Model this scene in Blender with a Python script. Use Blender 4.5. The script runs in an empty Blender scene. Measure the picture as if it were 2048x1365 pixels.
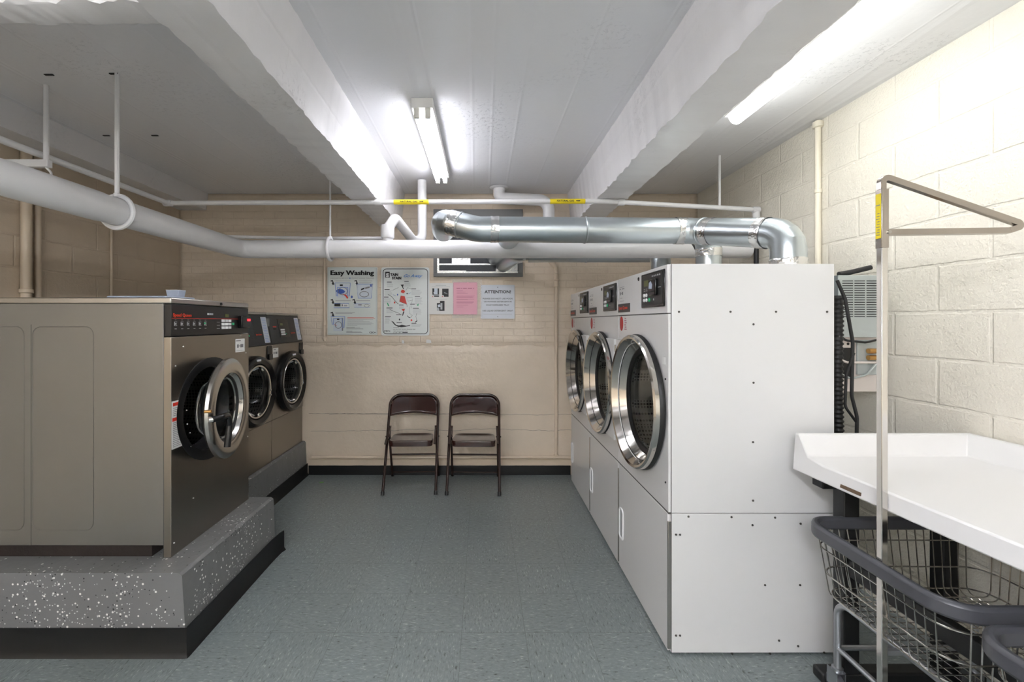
import bpy, bmesh, math, random
from mathutils import Vector, Matrix
random.seed(7)
C = bpy.context.scene.collection
PI = math.pi
CAMZ = 1.493

# ------------------------------------------------------------------ materials
def new_mat(name):
    m = bpy.data.materials.new(name); m.use_nodes = True
    nt = m.node_tree; b = nt.nodes['Principled BSDF']
    return m, nt, b
def N(nt, t, **kw):
    n = nt.nodes.new(t)
    for k, v in kw.items():
        if k in n.inputs.keys(): n.inputs[k].default_value = v
        else: setattr(n, k, v)
    return n
def L(nt, a, b): nt.links.new(a, b)
def lin(c):
    return tuple(((x/255)/12.92 if x/255 <= .04045 else ((x/255+.055)/1.055)**2.4) for x in c) + (1,)
def simple(name, rgb, rough=.5, metal=0, bump=0, bscale=60, coat=0, var=0, emit=None, es=0):
    m, nt, b = new_mat(name)
    b.inputs['Base Color'].default_value = lin(rgb)
    b.inputs['Roughness'].default_value = rough
    b.inputs['Metallic'].default_value = metal
    b.inputs['Coat Weight'].default_value = coat
    tc = N(nt, 'ShaderNodeTexCoord')
    nz = N(nt, 'ShaderNodeTexNoise', Scale=bscale, Detail=3.0)
    L(nt, tc.outputs['Object'], nz.inputs['Vector'])
    if bump:
        bp = N(nt, 'ShaderNodeBump', Strength=bump, Distance=.005)
        L(nt, nz.outputs['Fac'], bp.inputs['Height']); L(nt, bp.outputs['Normal'], b.inputs['Normal'])
    if var:
        n2 = N(nt, 'ShaderNodeTexNoise', Scale=3.0, Detail=4.0)
        L(nt, tc.outputs['Object'], n2.inputs['Vector'])
        mp = N(nt, 'ShaderNodeMapRange'); mp.inputs['To Min'].default_value = 1-var; mp.inputs['To Max'].default_value = 1+var
        L(nt, n2.outputs['Fac'], mp.inputs['Value'])
        mx = N(nt, 'ShaderNodeMix', data_type='RGBA', blend_type='MULTIPLY'); mx.inputs['Factor'].default_value = 1
        mx.inputs[6].default_value = lin(rgb)
        L(nt, mp.outputs['Result'], mx.inputs[7]); L(nt, mx.outputs[2], b.inputs['Base Color'])
    if emit:
        b.inputs['Emission Color'].default_value = lin(emit); b.inputs['Emission Strength'].default_value = es
    return m
def brushed(name, rgb, rough, axis='Z', metal=1.0, bump=.05):
    m, nt, b = new_mat(name)
    b.inputs['Base Color'].default_value = lin(rgb); b.inputs['Metallic'].default_value = metal
    tc = N(nt, 'ShaderNodeTexCoord'); mp = N(nt, 'ShaderNodeMapping')
    mp.inputs['Scale'].default_value = {'Z': (220, 220, 2), 'X': (2, 220, 220), 'Y': (220, 2, 220)}[axis]
    nz = N(nt, 'ShaderNodeTexNoise', Scale=1.0, Detail=2.0)
    L(nt, tc.outputs['Object'], mp.inputs['Vector']); L(nt, mp.outputs['Vector'], nz.inputs['Vector'])
    r = N(nt, 'ShaderNodeMapRange'); r.inputs['To Min'].default_value = rough*.92; r.inputs['To Max'].default_value = rough*1.08
    L(nt, nz.outputs['Fac'], r.inputs['Value']); L(nt, r.outputs['Result'], b.inputs['Roughness'])
    bp = N(nt, 'ShaderNodeBump', Strength=bump, Distance=.002)
    L(nt, nz.outputs['Fac'], bp.inputs['Height']); L(nt, bp.outputs['Normal'], b.inputs['Normal'])
    return m

def painted_concrete(name, rgb, ly=None):
    """lumpy gloss paint over board-marked concrete; long board lines run along world Y"""
    m, nt, b = new_mat(name)
    tc = N(nt, 'ShaderNodeTexCoord')
    n1 = N(nt, 'ShaderNodeTexNoise', Scale=28.0, Detail=5.0)
    L(nt, tc.outputs['Object'], n1.inputs['Vector'])
    mp = N(nt, 'ShaderNodeMapping'); mp.inputs['Scale'].default_value = (3.4, .10, 3.4)
    L(nt, tc.outputs['Object'], mp.inputs['Vector'])
    nb = N(nt, 'ShaderNodeTexVoronoi', feature='DISTANCE_TO_EDGE', Scale=1.0)
    L(nt, mp.outputs['Vector'], nb.inputs['Vector'])
    lr = N(nt, 'ShaderNodeMapRange'); lr.inputs['From Min'].default_value = 0; lr.inputs['From Max'].default_value = .035
    lr.inputs['To Min'].default_value = 1; lr.inputs['To Max'].default_value = 0
    L(nt, nb.outputs['Distance'], lr.inputs['Value'])
    # patches of chips and lumps
    n3 = N(nt, 'ShaderNodeTexNoise', Scale=1.6, Detail=3.0); L(nt, tc.outputs['Object'], n3.inputs['Vector'])
    g = N(nt, 'ShaderNodeMapRange'); g.inputs['From Min'].default_value = .55; g.inputs['From Max'].default_value = .72
    L(nt, n3.outputs['Fac'], g.inputs['Value'])
    n4 = N(nt, 'ShaderNodeTexNoise', Scale=42.0, Detail=6.0, Roughness=.7); L(nt, tc.outputs['Object'], n4.inputs['Vector'])
    c4 = N(nt, 'ShaderNodeMapRange'); c4.inputs['From Min'].default_value = .56; c4.inputs['From Max'].default_value = .64
    L(nt, n4.outputs['Fac'], c4.inputs['Value'])
    mu = N(nt, 'ShaderNodeMath', operation='MULTIPLY'); L(nt, g.outputs['Result'], mu.inputs[0]); L(nt, c4.outputs['Result'], mu.inputs[1])
    s1 = N(nt, 'ShaderNodeMath', operation='MULTIPLY_ADD'); s1.inputs[1].default_value = .16
    L(nt, n1.outputs['Fac'], s1.inputs[0]); L(nt, mu.outputs[0], s1.inputs[2])
    s2 = N(nt, 'ShaderNodeMath', operation='MULTIPLY_ADD'); s2.inputs[1].default_value = .26
    L(nt, lr.outputs['Result'], s2.inputs[0]); L(nt, s1.outputs[0], s2.inputs[2])
    bp = N(nt, 'ShaderNodeBump', Strength=.6, Distance=.007)
    L(nt, s2.outputs[0], bp.inputs['Height']); L(nt, bp.outputs['Normal'], b.inputs['Normal'])
    b.inputs['Base Color'].default_value = lin(rgb); b.inputs['Roughness'].default_value = .26
    b.inputs['Specular IOR Level'].default_value = .4
    return m

def brick_wall(name, rgb, bw, bh, swap, rough=.35, grain=90, gstr=.5, mortar=.012, offs=(0, 0), zsplit=None, var=.06, jd=1.0, crack=False):
    """painted masonry; swap: 'Y' wall in the XZ plane, 'X' wall in the YZ plane"""
    m, nt, b = new_mat(name)
    tc = N(nt, 'ShaderNodeTexCoord'); sp = N(nt, 'ShaderNodeSeparateXYZ'); cb = N(nt, 'ShaderNodeCombineXYZ')
    L(nt, tc.outputs['Object'], sp.inputs[0])
    wob = N(nt, 'ShaderNodeTexNoise', Scale=4.0, Detail=4.0); L(nt, tc.outputs['Object'], wob.inputs['Vector'])
    w1 = N(nt, 'ShaderNodeMath', operation='MULTIPLY_ADD'); w1.inputs[1].default_value = .02
    L(nt, wob.outputs['Fac'], w1.inputs[0]); L(nt, sp.outputs['Z'], w1.inputs[2])
    a1 = N(nt, 'ShaderNodeMath', operation='ADD'); a1.inputs[1].default_value = offs[0]
    L(nt, sp.outputs['X' if swap == 'Y' else 'Y'], a1.inputs[0])
    a2 = N(nt, 'ShaderNodeMath', operation='ADD'); a2.inputs[1].default_value = offs[1]-.01
    L(nt, w1.outputs[0], a2.inputs[0])
    L(nt, a1.outputs[0], cb.inputs[0]); L(nt, a2.outputs[0], cb.inputs[1])
    br = N(nt, 'ShaderNodeTexBrick', Scale=1.0)
    br.inputs['Brick Width'].default_value = bw; br.inputs['Row Height'].default_value = bh
    br.inputs['Mortar Size'].default_value = mortar; br.inputs['Mortar Smooth'].default_value = .6
    br.inputs['Color1'].default_value = (1, 1, 1, 1); br.inputs['Color2'].default_value = (.8, .8, .8, 1); br.inputs['Mortar'].default_value = (0, 0, 0, 1)
    L(nt, cb.outputs[0], br.inputs['Vector'])
    gr = N(nt, 'ShaderNodeTexNoise', Scale=grain, Detail=5.0, Roughness=.6); L(nt, tc.outputs['Object'], gr.inputs['Vector'])
    fac = br.outputs['Fac']
    j = N(nt, 'ShaderNodeMath', operation='MULTIPLY'); j.inputs[1].default_value = -jd
    L(nt, fac, j.inputs[0]); h0 = j.outputs[0]
    if zsplit is not None:
        st = N(nt, 'ShaderNodeMath', operation='GREATER_THAN'); st.inputs[1].default_value = zsplit
        L(nt, sp.outputs['Z'], st.inputs[0])
        mm = N(nt, 'ShaderNodeMath', operation='MULTIPLY'); L(nt, h0, mm.inputs[0]); L(nt, st.outputs[0], mm.inputs[1]); h0 = mm.outputs[0]
    h1 = N(nt, 'ShaderNodeMath', operation='MULTIPLY_ADD'); h1.inputs[1].default_value = gstr
    L(nt, gr.outputs['Fac'], h1.inputs[0]); L(nt, h0, h1.inputs[2])
    big = N(nt, 'ShaderNodeTexNoise', Scale=7.0, Detail=5.0); L(nt, tc.outputs['Object'], big.inputs['Vector'])
    h2 = N(nt, 'ShaderNodeMath', operation='MULTIPLY_ADD'); h2.inputs[1].default_value = 1.9
    L(nt, big.outputs['Fac'], h2.inputs[0]); L(nt, h1.outputs[0], h2.inputs[2])
    bp = N(nt, 'ShaderNodeBump', Strength=.7, Distance=.006)
    L(nt, h2.outputs[0], bp.inputs['Height']); L(nt, bp.outputs['Normal'], b.inputs['Normal'])
    v = N(nt, 'ShaderNodeMapRange'); v.inputs['To Min'].default_value = 1-var; v.inputs['To Max'].default_value = 1+var
    L(nt, big.outputs['Fac'], v.inputs['Value'])
    mx = N(nt, 'ShaderNodeMix', data_type='RGBA', blend_type='MULTIPLY'); mx.inputs['Factor'].default_value = 1
    mx.inputs[6].default_value = lin(rgb); L(nt, v.outputs['Result'], mx.inputs[7])
    L(nt, mx.outputs[2], b.inputs['Base Color'])
    b.inputs['Roughness'].default_value = rough
    return m

def floor_mat():
    m, nt, b = new_mat('vinyl_tile')
    tc = N(nt, 'ShaderNodeTexCoord')
    # short directional flecks
    outs = []
    ck = N(nt, 'ShaderNodeTexChecker', Scale=1/.3048)
    mo = N(nt, 'ShaderNodeMapping'); mo.inputs['Location'].default_value = (.10, .02, .15)
    L(nt, tc.outputs['Object'], mo.inputs['Vector']); L(nt, mo.outputs['Vector'], ck.inputs['Vector'])
    for sc in ((38, 120, 1), (120, 38, 1)):
        mp = N(nt, 'ShaderNodeMapping'); mp.inputs['Scale'].default_value = sc
        L(nt, tc.outputs['Object'], mp.inputs['Vector'])
        n = N(nt, 'ShaderNodeTexNoise', Scale=1.0, Detail=3.0, Roughness=.65, Distortion=.6)
        L(nt, mp.outputs['Vector'], n.inputs['Vector']); outs.append(n.outputs['Fac'])
    mix = N(nt, 'ShaderNodeMix', data_type='FLOAT')
    L(nt, ck.outputs['Fac'], mix.inputs[0]); L(nt, outs[0], mix.inputs[2]); L(nt, outs[1], mix.inputs[3])
    cr = N(nt, 'ShaderNodeValToRGB'); e = cr.color_ramp.elements
    e[0].position = .30; e[0].color = lin((72, 75, 73)); e[1].position = .74; e[1].color = lin((176, 180, 177))
    e2 = cr.color_ramp.elements.new(.38); e2.color = lin((114, 121, 121))
    e3 = cr.color_ramp.elements.new(.60); e3.color = lin((126, 134, 134))
    L(nt, mix.outputs[0], cr.inputs['Fac'])
    br = N(nt, 'ShaderNodeTexBrick', Scale=1.0, offset=0.0)
    br.inputs['Brick Width'].default_value = .3048; br.inputs['Row Height'].default_value = .3048
    br.inputs['Mortar Size'].default_value = .0008; br.inputs['Mortar Smooth'].default_value = .1
    L(nt, mo.outputs['Vector'], br.inputs['Vector'])
    big = N(nt, 'ShaderNodeTexNoise', Scale=2.2, Detail=5.0); L(nt, tc.outputs['Object'], big.inputs['Vector'])
    v = N(nt, 'ShaderNodeMapRange'); v.inputs['To Min'].default_value = .86; v.inputs['To Max'].default_value = 1.12
    L(nt, big.outputs['Fac'], v.inputs['Value'])
    mx = N(nt, 'ShaderNodeMix', data_type='RGBA', blend_type='MULTIPLY'); mx.inputs['Factor'].default_value = 1
    L(nt, cr.outputs['Color'], mx.inputs[6]); L(nt, v.outputs['Result'], mx.inputs[7])
    mm = N(nt, 'ShaderNodeMix', data_type='RGBA'); mm.inputs[7].default_value = lin((86, 90, 89))
    L(nt, br.outputs['Fac'], mm.inputs[0]); L(nt, mx.outputs[2], mm.inputs[6]); L(nt, mm.outputs[2], b.inputs['Base Color'])
    rr = N(nt, 'ShaderNodeMapRange'); rr.inputs['To Min'].default_value = .22; rr.inputs['To Max'].default_value = .42
    L(nt, big.outputs['Fac'], rr.inputs['Value']); L(nt, rr.outputs['Result'], b.inputs['Roughness'])
    bp = N(nt, 'ShaderNodeBump', Strength=.12, Distance=.003)
    L(nt, big.outputs['Fac'], bp.inputs['Height']); L(nt, bp.outputs['Normal'], b.inputs['Normal'])
    return m

def flake_mat():
    m, nt, b = new_mat('flake_epoxy')
    tc = N(nt, 'ShaderNodeTexCoord')
    dens = N(nt, 'ShaderNodeTexNoise', Scale=3.0, Detail=2.0); L(nt, tc.outputs['Object'], dens.inputs['Vector'])
    col = None
    base = N(nt, 'ShaderNodeRGB'); base.outputs[0].default_value = lin((112, 112, 112)); col = base.outputs[0]
    for i, (sc, rad, c, lo) in enumerate(((50, .24, (232, 230, 226), .46), (55, .19, (26, 26, 28), .42), (90, .28, (205, 205, 203), .52))):
        mp = N(nt, 'ShaderNodeMapping'); mp.inputs['Location'].default_value = (i*3.3, i*1.7, i*.9)
        L(nt, tc.outputs['Object'], mp.inputs['Vector'])
        vo = N(nt, 'ShaderNodeTexVoronoi', Scale=sc); L(nt, mp.outputs['Vector'], vo.inputs['Vector'])
        lt = N(nt, 'ShaderNodeMath', operation='LESS_THAN'); lt.inputs[1].default_value = rad; L(nt, vo.outputs['Distance'], lt.inputs[0])
        # keep only some cells
        sx = N(nt, 'ShaderNodeSeparateColor'); L(nt, vo.outputs['Color'], sx.inputs[0])
        pr = N(nt, 'ShaderNodeMapRange'); pr.inputs['From Min'].default_value = lo; pr.inputs['From Max'].default_value = lo+.22
        pr.inputs['To Min'].default_value = .04; pr.inputs['To Max'].default_value = .55; L(nt, dens.outputs['Fac'], pr.inputs['Value'])
        ok = N(nt, 'ShaderNodeMath', operation='LESS_THAN'); L(nt, sx.outputs[0], ok.inputs[0]); L(nt, pr.outputs['Result'], ok.inputs[1])
        mu = N(nt, 'ShaderNodeMath', operation='MULTIPLY'); L(nt, lt.outputs[0], mu.inputs[0]); L(nt, ok.outputs[0], mu.inputs[1])
        mx = N(nt, 'ShaderNodeMix', data_type='RGBA'); L(nt, mu.outputs[0], mx.inputs[0]); L(nt, col, mx.inputs[6]); mx.inputs[7].default_value = lin(c)
        col = mx.outputs[2]
    L(nt, col, b.inputs['Base Color']); b.inputs['Roughness'].default_value = .38
    nz = N(nt, 'ShaderNodeTexNoise', Scale=22.0, Detail=5.0); L(nt, tc.outputs['Object'], nz.inputs['Vector'])
    bp = N(nt, 'ShaderNodeBump', Strength=.35, Distance=.006); L(nt, nz.outputs['Fac'], bp.inputs['Height']); L(nt, bp.outputs['Normal'], b.inputs['Normal'])
    return m

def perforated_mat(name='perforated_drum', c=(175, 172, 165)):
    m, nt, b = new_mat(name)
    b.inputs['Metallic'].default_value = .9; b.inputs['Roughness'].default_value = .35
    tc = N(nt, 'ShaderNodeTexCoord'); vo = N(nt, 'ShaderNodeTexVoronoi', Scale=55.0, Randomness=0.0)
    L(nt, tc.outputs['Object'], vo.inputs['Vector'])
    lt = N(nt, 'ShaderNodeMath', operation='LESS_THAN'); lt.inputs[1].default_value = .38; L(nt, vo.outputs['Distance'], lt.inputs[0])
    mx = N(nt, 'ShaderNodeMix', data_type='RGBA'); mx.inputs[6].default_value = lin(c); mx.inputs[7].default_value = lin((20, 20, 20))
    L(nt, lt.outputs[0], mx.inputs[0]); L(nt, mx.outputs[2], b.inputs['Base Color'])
    return m

def glass_mat(name, tint, rough=.02):
    m, nt, b = new_mat(name)
    b.inputs['Base Color'].default_value = lin(tint); b.inputs['Roughness'].default_value = rough
    b.inputs['Transmission Weight'].default_value = 1.0; b.inputs['IOR'].default_value = 1.1
    b.inputs['Coat Weight'].default_value = .3; b.inputs['Coat Roughness'].default_value = .02
    return m

M = dict(
    ceil=painted_concrete('ceiling_paint', (234, 234, 237)),
    beam=painted_concrete('beam_paint', (232, 230, 231)),
    back=brick_wall('tan_painted_brick', (221, 205, 185), .205, .068, 'Y', rough=.24, grain=26, gstr=1.0, mortar=.006, zsplit=1.27, jd=.5),
    left=brick_wall('tan_painted_block', (205, 188, 166), .40, .205, 'X', rough=.4, grain=60, gstr=.5, mortar=.008, jd=.8),
    right=brick_wall('cream_painted_block', (233, 227, 214), .434, .217, 'X', rough=.45, grain=70, gstr=1.6, mortar=.010, offs=(.12, -.02), jd=.8, var=.03),
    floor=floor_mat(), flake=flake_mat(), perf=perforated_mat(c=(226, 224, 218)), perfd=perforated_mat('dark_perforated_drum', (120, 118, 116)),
    vinyl=simple('black_vinyl', (11, 11, 12), .42),
    steel=brushed('stainless_front', (152, 146, 138), .30, 'X', bump=.006),
    steel_top=brushed('stainless_lid', (186, 183, 178), .3, 'X', bump=.006),
    side=simple('grey_side_panel', (136, 134, 130), .36, .75, var=.03),
    chrome=simple('polished_chrome', (214, 210, 204), .12, 1.0), bar=simple('darkened_chrome', (178, 170, 162), .16, 1.0),  # bar: chrome with dimmer reflections put into its base colour
    satin=simple('satin_steel', (190, 186, 180), .24, 1.0, bump=.02, bscale=120),
    bplas=simple('black_plastic', (16, 16, 17), .22),
    console=simple('console_black', (22, 21, 21), .32),
    blackr=simple('black_rubber', (14, 14, 15), .5),
    dark=simple('dark_interior', (22, 22, 22), .6),
    enamel=simple('white_enamel', (215, 214, 213), .3, coat=.2),
    white=simple('white_plastic', (232, 232, 232), .35),
    seam=simple('dark_seam', (70, 68, 66), .6),
    screw=simple('screw_steel', (92, 90, 86), .35, .9),
    screwb=simple('bright_screw', (228, 226, 222), .2, .9),
    red=simple('red_print', (214, 52, 36), .4), redd=simple('red_sticker', (186, 36, 38), .4),
    orange=simple('orange_red_lettering', (226, 62, 32), .4),
    redled=simple('red_led', (230, 30, 40), .3, emit=(255, 30, 40), es=1.0),
    green=simple('green_key', (40, 168, 112), .4), lcd=simple('green_lcd', (92, 98, 46), .3),
    grey=simple('grey_print', (128, 128, 130), .5), lgrey=simple('light_grey_print', (176, 178, 180), .5),
    black=simple('black_print', (18, 18, 20), .45), blue=simple('blue_print', (58, 92, 178), .45),
    lblue=simple('light_blue_print', (120, 150, 214), .45), sky=simple('script_blue_print', (66, 134, 208), .45),
    skin=simple('pale_print', (206, 214, 222), .5),
    poster=simple('poster_board', (216, 222, 218), .3), poster2=simple('poster_board_white', (222, 226, 224), .3),
    paper=simple('white_paper', (220, 218, 214), .4), pink=simple('pink_paper', (222, 160, 176), .35),
    placard=simple('placard_grey', (206, 210, 218), .3), pinkprint=simple('pink_print', (168, 92, 116), .5),
    gplate=simple('galvanised_duct', (196, 204, 208), .28, .95, bump=.12, bscale=9, var=.05),
    foil=simple('foil_tape', (226, 226, 226), .2, 1.0, bump=.9, bscale=45),
    winframe=simple('grey_frame', (118, 118, 118), .45, .3),
    windark=simple('dark_insulation', (78, 80, 84), .7, bump=.8, bscale=90, var=.3),
    pipew=simple('white_pipe_paint', (226, 225, 226), .32, bump=.25, bscale=30, var=.03),
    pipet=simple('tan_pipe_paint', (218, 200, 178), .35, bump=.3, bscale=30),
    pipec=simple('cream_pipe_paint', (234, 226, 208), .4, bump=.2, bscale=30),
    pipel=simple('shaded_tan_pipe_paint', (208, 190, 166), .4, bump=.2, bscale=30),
    blackpipe=simple('black_pipe', (42, 42, 44), .45, .3),
    yellow=simple('yellow_label', (240, 216, 30), .4),
    lam=simple('white_laminate', (222, 220, 219), .3), badge=simple('bronze_badge', (112, 92, 74), .35, .6),
    legb=simple('black_leg_paint', (20, 20, 21), .4),
    bumper=simple('grey_bumper', (70, 70, 75), .38), wire=simple('basket_wire', (196, 192, 186), .18, 1.0),
    frame=simple('zinc_frame', (176, 178, 182), .28, .9),
    brown=simple('brown_enamel', (50, 23, 18), .13, coat=.5), browns=simple('brown_enamel_frame', (50, 32, 27), .2, coat=.3),
    box=simple('grey_steel_box', (176, 182, 180), .45, .2), boxd=simple('grey_box_side', (122, 128, 130), .5, .2),
    plate=simple('white_mount_plate', (222, 212, 204), .4), brass=simple('brass', (198, 152, 92), .3, .9),
    rust=simple('rusty_base', (34, 25, 21), .8, bump=.6, bscale=50, var=.5),
    cloth=simple('pale_blue_plastic', (176, 186, 204), .4), leaf=simple('green_leaf', (120, 178, 92), .5),
    lampbody=simple('lamp_housing', (232, 230, 226), .4),
    socket=simple('lamp_socket', (220, 218, 210), .4),
    tube=simple('glowing_tube', (255, 255, 255), .5, emit=(246, 247, 255), es=8.5), tubeb=simple('fill_lamp_tube', (255, 255, 255), .5, emit=(244, 248, 255), es=50),  # the stronger tube serves only the added lamps behind the viewpoint
    lens=simple('glowing_lens', (255, 255, 255), .5, emit=(252, 255, 252), es=8.5),
    glass=glass_mat('door_glass', (225, 227, 225)), glassd=glass_mat('dark_door_glass', (205, 207, 210)),
    plastic=simple('clear_sleeve', (236, 232, 226), .08, coat=1), tag=simple('white_tag', (228, 228, 226), .4),
)

# ------------------------------------------------------------------ mesh builder
def fillet(pts, r, n=6, closed=False):
    pts = [Vector(p) for p in pts]; out = []
    m = len(pts)
    for i, p in enumerate(pts):
        if not closed and i in (0, m-1): out.append(p); continue
        a = pts[i-1]; b = pts[(i+1) % m]; rr = r[i] if isinstance(r, (list, tuple)) else r
        d1 = (a-p); d2 = (b-p); l1 = d1.length; l2 = d2.length; d1.normalize(); d2.normalize()
        ang = d1.angle(d2)
        if ang > PI-.02 or rr <= 0: out.append(p); continue
        t = min(rr/math.tan(ang/2), l1*.49, l2*.49); rr = t*math.tan(ang/2)
        p1 = p+d1*t; p2 = p+d2*t; c = p+(d1+d2).normalized()*(rr/math.sin(ang/2))
        v1 = p1-c; v2 = p2-c; sw = v1.angle(v2)
        for k in range(n+1):
            f = k/n
            out.append(c+(v1*math.sin((1-f)*sw)+v2*math.sin(f*sw))/math.sin(sw))
    return out

class B:
    def __init__(s): s.bm = bmesh.new()
    def box(s, x0, x1, y0, y1, z0, z1):
        v = [s.bm.verts.new((x, y, z)) for x in (x0, x1) for y in (y0, y1) for z in (z0, z1)]
        for f in ((0, 1, 3, 2), (4, 6, 7, 5), (0, 4, 5, 1), (2, 3, 7, 6), (0, 2, 6, 4), (1, 5, 7, 3)): s.bm.faces.new([v[i] for i in f])
        return s
    def hexa(s, c):      # c: 8 corners in box order
        v = [s.bm.verts.new(p) for p in c]
        for f in ((0, 1, 3, 2), (4, 6, 7, 5), (0, 4, 5, 1), (2, 3, 7, 6), (0, 2, 6, 4), (1, 5, 7, 3)): s.bm.faces.new([v[i] for i in f])
        return s
    def prism(s, pts, d):
        d = Vector(d); a = [s.bm.verts.new(Vector(p)) for p in pts]; b = [s.bm.verts.new(Vector(p)+d) for p in pts]; n = len(a)
        s.bm.faces.new(a[::-1]); s.bm.faces.new(b)
        for i in range(n): s.bm.faces.new((a[i], a[(i+1) % n], b[(i+1) % n], b[i]))
        return s
    def tube(s, path, r, n=12, closed=False, caps=True, sq=None, up=None):
        path = [Vector(p) for p in path]; m = len(path)
        rr = r if isinstance(r, (list, tuple)) else [r]*m
        rings = []; prev = None
        for i in range(m):
            if closed: t = (path[(i+1) % m]-path[i-1]).normalized()
            elif i == 0: t = (path[1]-path[0]).normalized()
            elif i == m-1: t = (path[-1]-path[-2]).normalized()
            else: t = ((path[i+1]-path[i]).normalized()+(path[i]-path[i-1]).normalized()).normalized()
            if prev is None:
                u = Vector(up) if up else (Vector((0, 0, 1)) if abs(t.z) < .9 else Vector((0, 1, 0)))
                u = (u-t*u.dot(t)).normalized()
            else:
                u = prev-t*prev.dot(t)
                u = u.normalized() if u.length > 1e-6 else prev
            prev = u; w = t.cross(u)
            sc = 1
            if not closed and 0 < i < m-1:
                c_ = (path[i+1]-path[i]).normalized().dot((path[i]-path[i-1]).normalized())
            if sq:   # rectangular section (half width along u, half along w)
                a, b_ = sq
                k = rr[i]
                ring = [path[i]+u*a*k*x+w*b_*k*y for x, y in ((1, 1), (-1, 1), (-1, -1), (1, -1))]
            else:
                ring = [path[i]+(u*math.cos(2*PI*k/n)+w*math.sin(2*PI*k/n))*rr[i] for k in range(n)]
            rings.append([s.bm.verts.new(p) for p in ring])
        q = len(rings[0])
        for i in range(m if closed else m-1):
            a = rings[i]; b = rings[(i+1) % m]
            for k in range(q): s.bm.faces.new((a[k], a[(k+1) % q], b[(k+1) % q], b[k]))
        if caps and not closed:
            s.bm.faces.new(rings[0][::-1]); s.bm.faces.new(rings[-1])
        return s
    def cyl(s, a, b, r, n=16, r2=None): return s.tube([a, b], [r, r if r2 is None else r2], n)
    def lathe(s, prof, c, ax=(0, -1, 0), n=48, closed=False):
        """prof: (radius, distance along ax)"""
        ax = Vector(ax).normalized(); c = Vector(c)
        u = Vector((0, 0, 1)) if abs(ax.z) < .9 else Vector((1, 0, 0)); u = (u-ax*u.dot(ax)).normalized(); w = ax.cross(u)
        rings = []
        for (r, h) in prof:
            if r < 1e-6: rings.append([s.bm.verts.new(c+ax*h)])
            else: rings.append([s.bm.verts.new(c+ax*h+(u*math.cos(2*PI*k/n)+w*math.sin(2*PI*k/n))*r) for k in range(n)])
        idx = list(range(len(rings)-1))
        pairs = [(i, i+1) for i in idx]+([(len(rings)-1, 0)] if closed else [])
        for i, j in pairs:
            a, b = rings[i], rings[j]
            for k in range(n):
                if len(a) == 1 and len(b) == 1: continue
                if len(a) == 1: s.bm.faces.new((a[0], b[(k+1) % n], b[k]))
                elif len(b) == 1: s.bm.faces.new((a[k], a[(k+1) % n], b[0]))
                else: s.bm.faces.new((a[k], a[(k+1) % n], b[(k+1) % n], b[k]))
        return s
    def panel_hole(s, x0, x1, z0, z1, cx, cz, r, y, th, n=64):
        """rectangular plate in the XZ plane (front at y, back at y+th) with a round hole"""
        def hit(a):
            dx, dz = math.cos(a), math.sin(a); t = 1e9
            if dx > 1e-9: t = min(t, (x1-cx)/dx)
            if dx < -1e-9: t = min(t, (x0-cx)/dx)
            if dz > 1e-9: t = min(t, (z1-cz)/dz)
            if dz < -1e-9: t = min(t, (z0-cz)/dz)
            return (cx+dx*t, cz+dz*t)
        A = [2*PI*k/n for k in range(n)]
        for X_, Z_ in ((x0, z0), (x0, z1), (x1, z0), (x1, z1)): A.append(math.atan2(Z_-cz, X_-cx) % (2*PI))
        A = sorted(A); q = len(A)
        o = [hit(a) for a in A]; i_ = [(cx+r*math.cos(a), cz+r*math.sin(a)) for a in A]
        V = [[s.bm.verts.new((p[0], yy, p[1])) for p in pts] for pts, yy in ((o, y), (i_, y), (i_, y+th), (o, y+th))]
        for a, b in ((0, 1), (1, 2), (2, 3), (3, 0)):
            for k in range(q): s.bm.faces.new((V[a][k], V[a][(k+1) % q], V[b][(k+1) % q], V[b][k]))
        return s
    def text(s, txt, x, z, w=None, h=.01, y=0, bold=0, align='LEFT', shear=0, th=.0006, T=None, font_h=1.0):
        """lettering lying in the XZ plane, facing -Y, lower left at (x, z); T maps a Vector to another frame"""
        cu = bpy.data.curves.new('t', 'FONT'); cu.body = txt; cu.offset = bold; cu.shear = shear; cu.resolution_u = 2
        ob = bpy.data.objects.new('t', cu); C.objects.link(ob)
        dg = bpy.context.evaluated_depsgraph_get(); me = bpy.data.meshes.new_from_object(ob.evaluated_get(dg))
        bpy.data.objects.remove(ob); bpy.data.curves.remove(cu)
        if not me.vertices: return s
        xs = [v.co.x for v in me.vertices]; ys = [v.co.y for v in me.vertices]
        x0, x1 = min(xs), max(xs); y0 = min(0, min(ys))
        sy = h/.73; sx = (w/(x1-x0)) if w else sy
        tmp = bmesh.new(); tmp.from_mesh(me); bpy.data.meshes.remove(me)
        ww = (x1-x0)*sx; ox = {'LEFT': 0, 'CENTER': -ww/2, 'RIGHT': -ww}[align]
        mp = {}
        for v in tmp.verts:
            p = Vector((x+ox+(v.co.x-x0)*sx, y-th, z+v.co.y*sy))
            mp[v.index] = s.bm.verts.new(T(p) if T else p)
        for f in tmp.faces:
            try: s.bm.faces.new([mp[v.index] for v in f.verts])
            except ValueError: pass
        tmp.free(); return s
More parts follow.
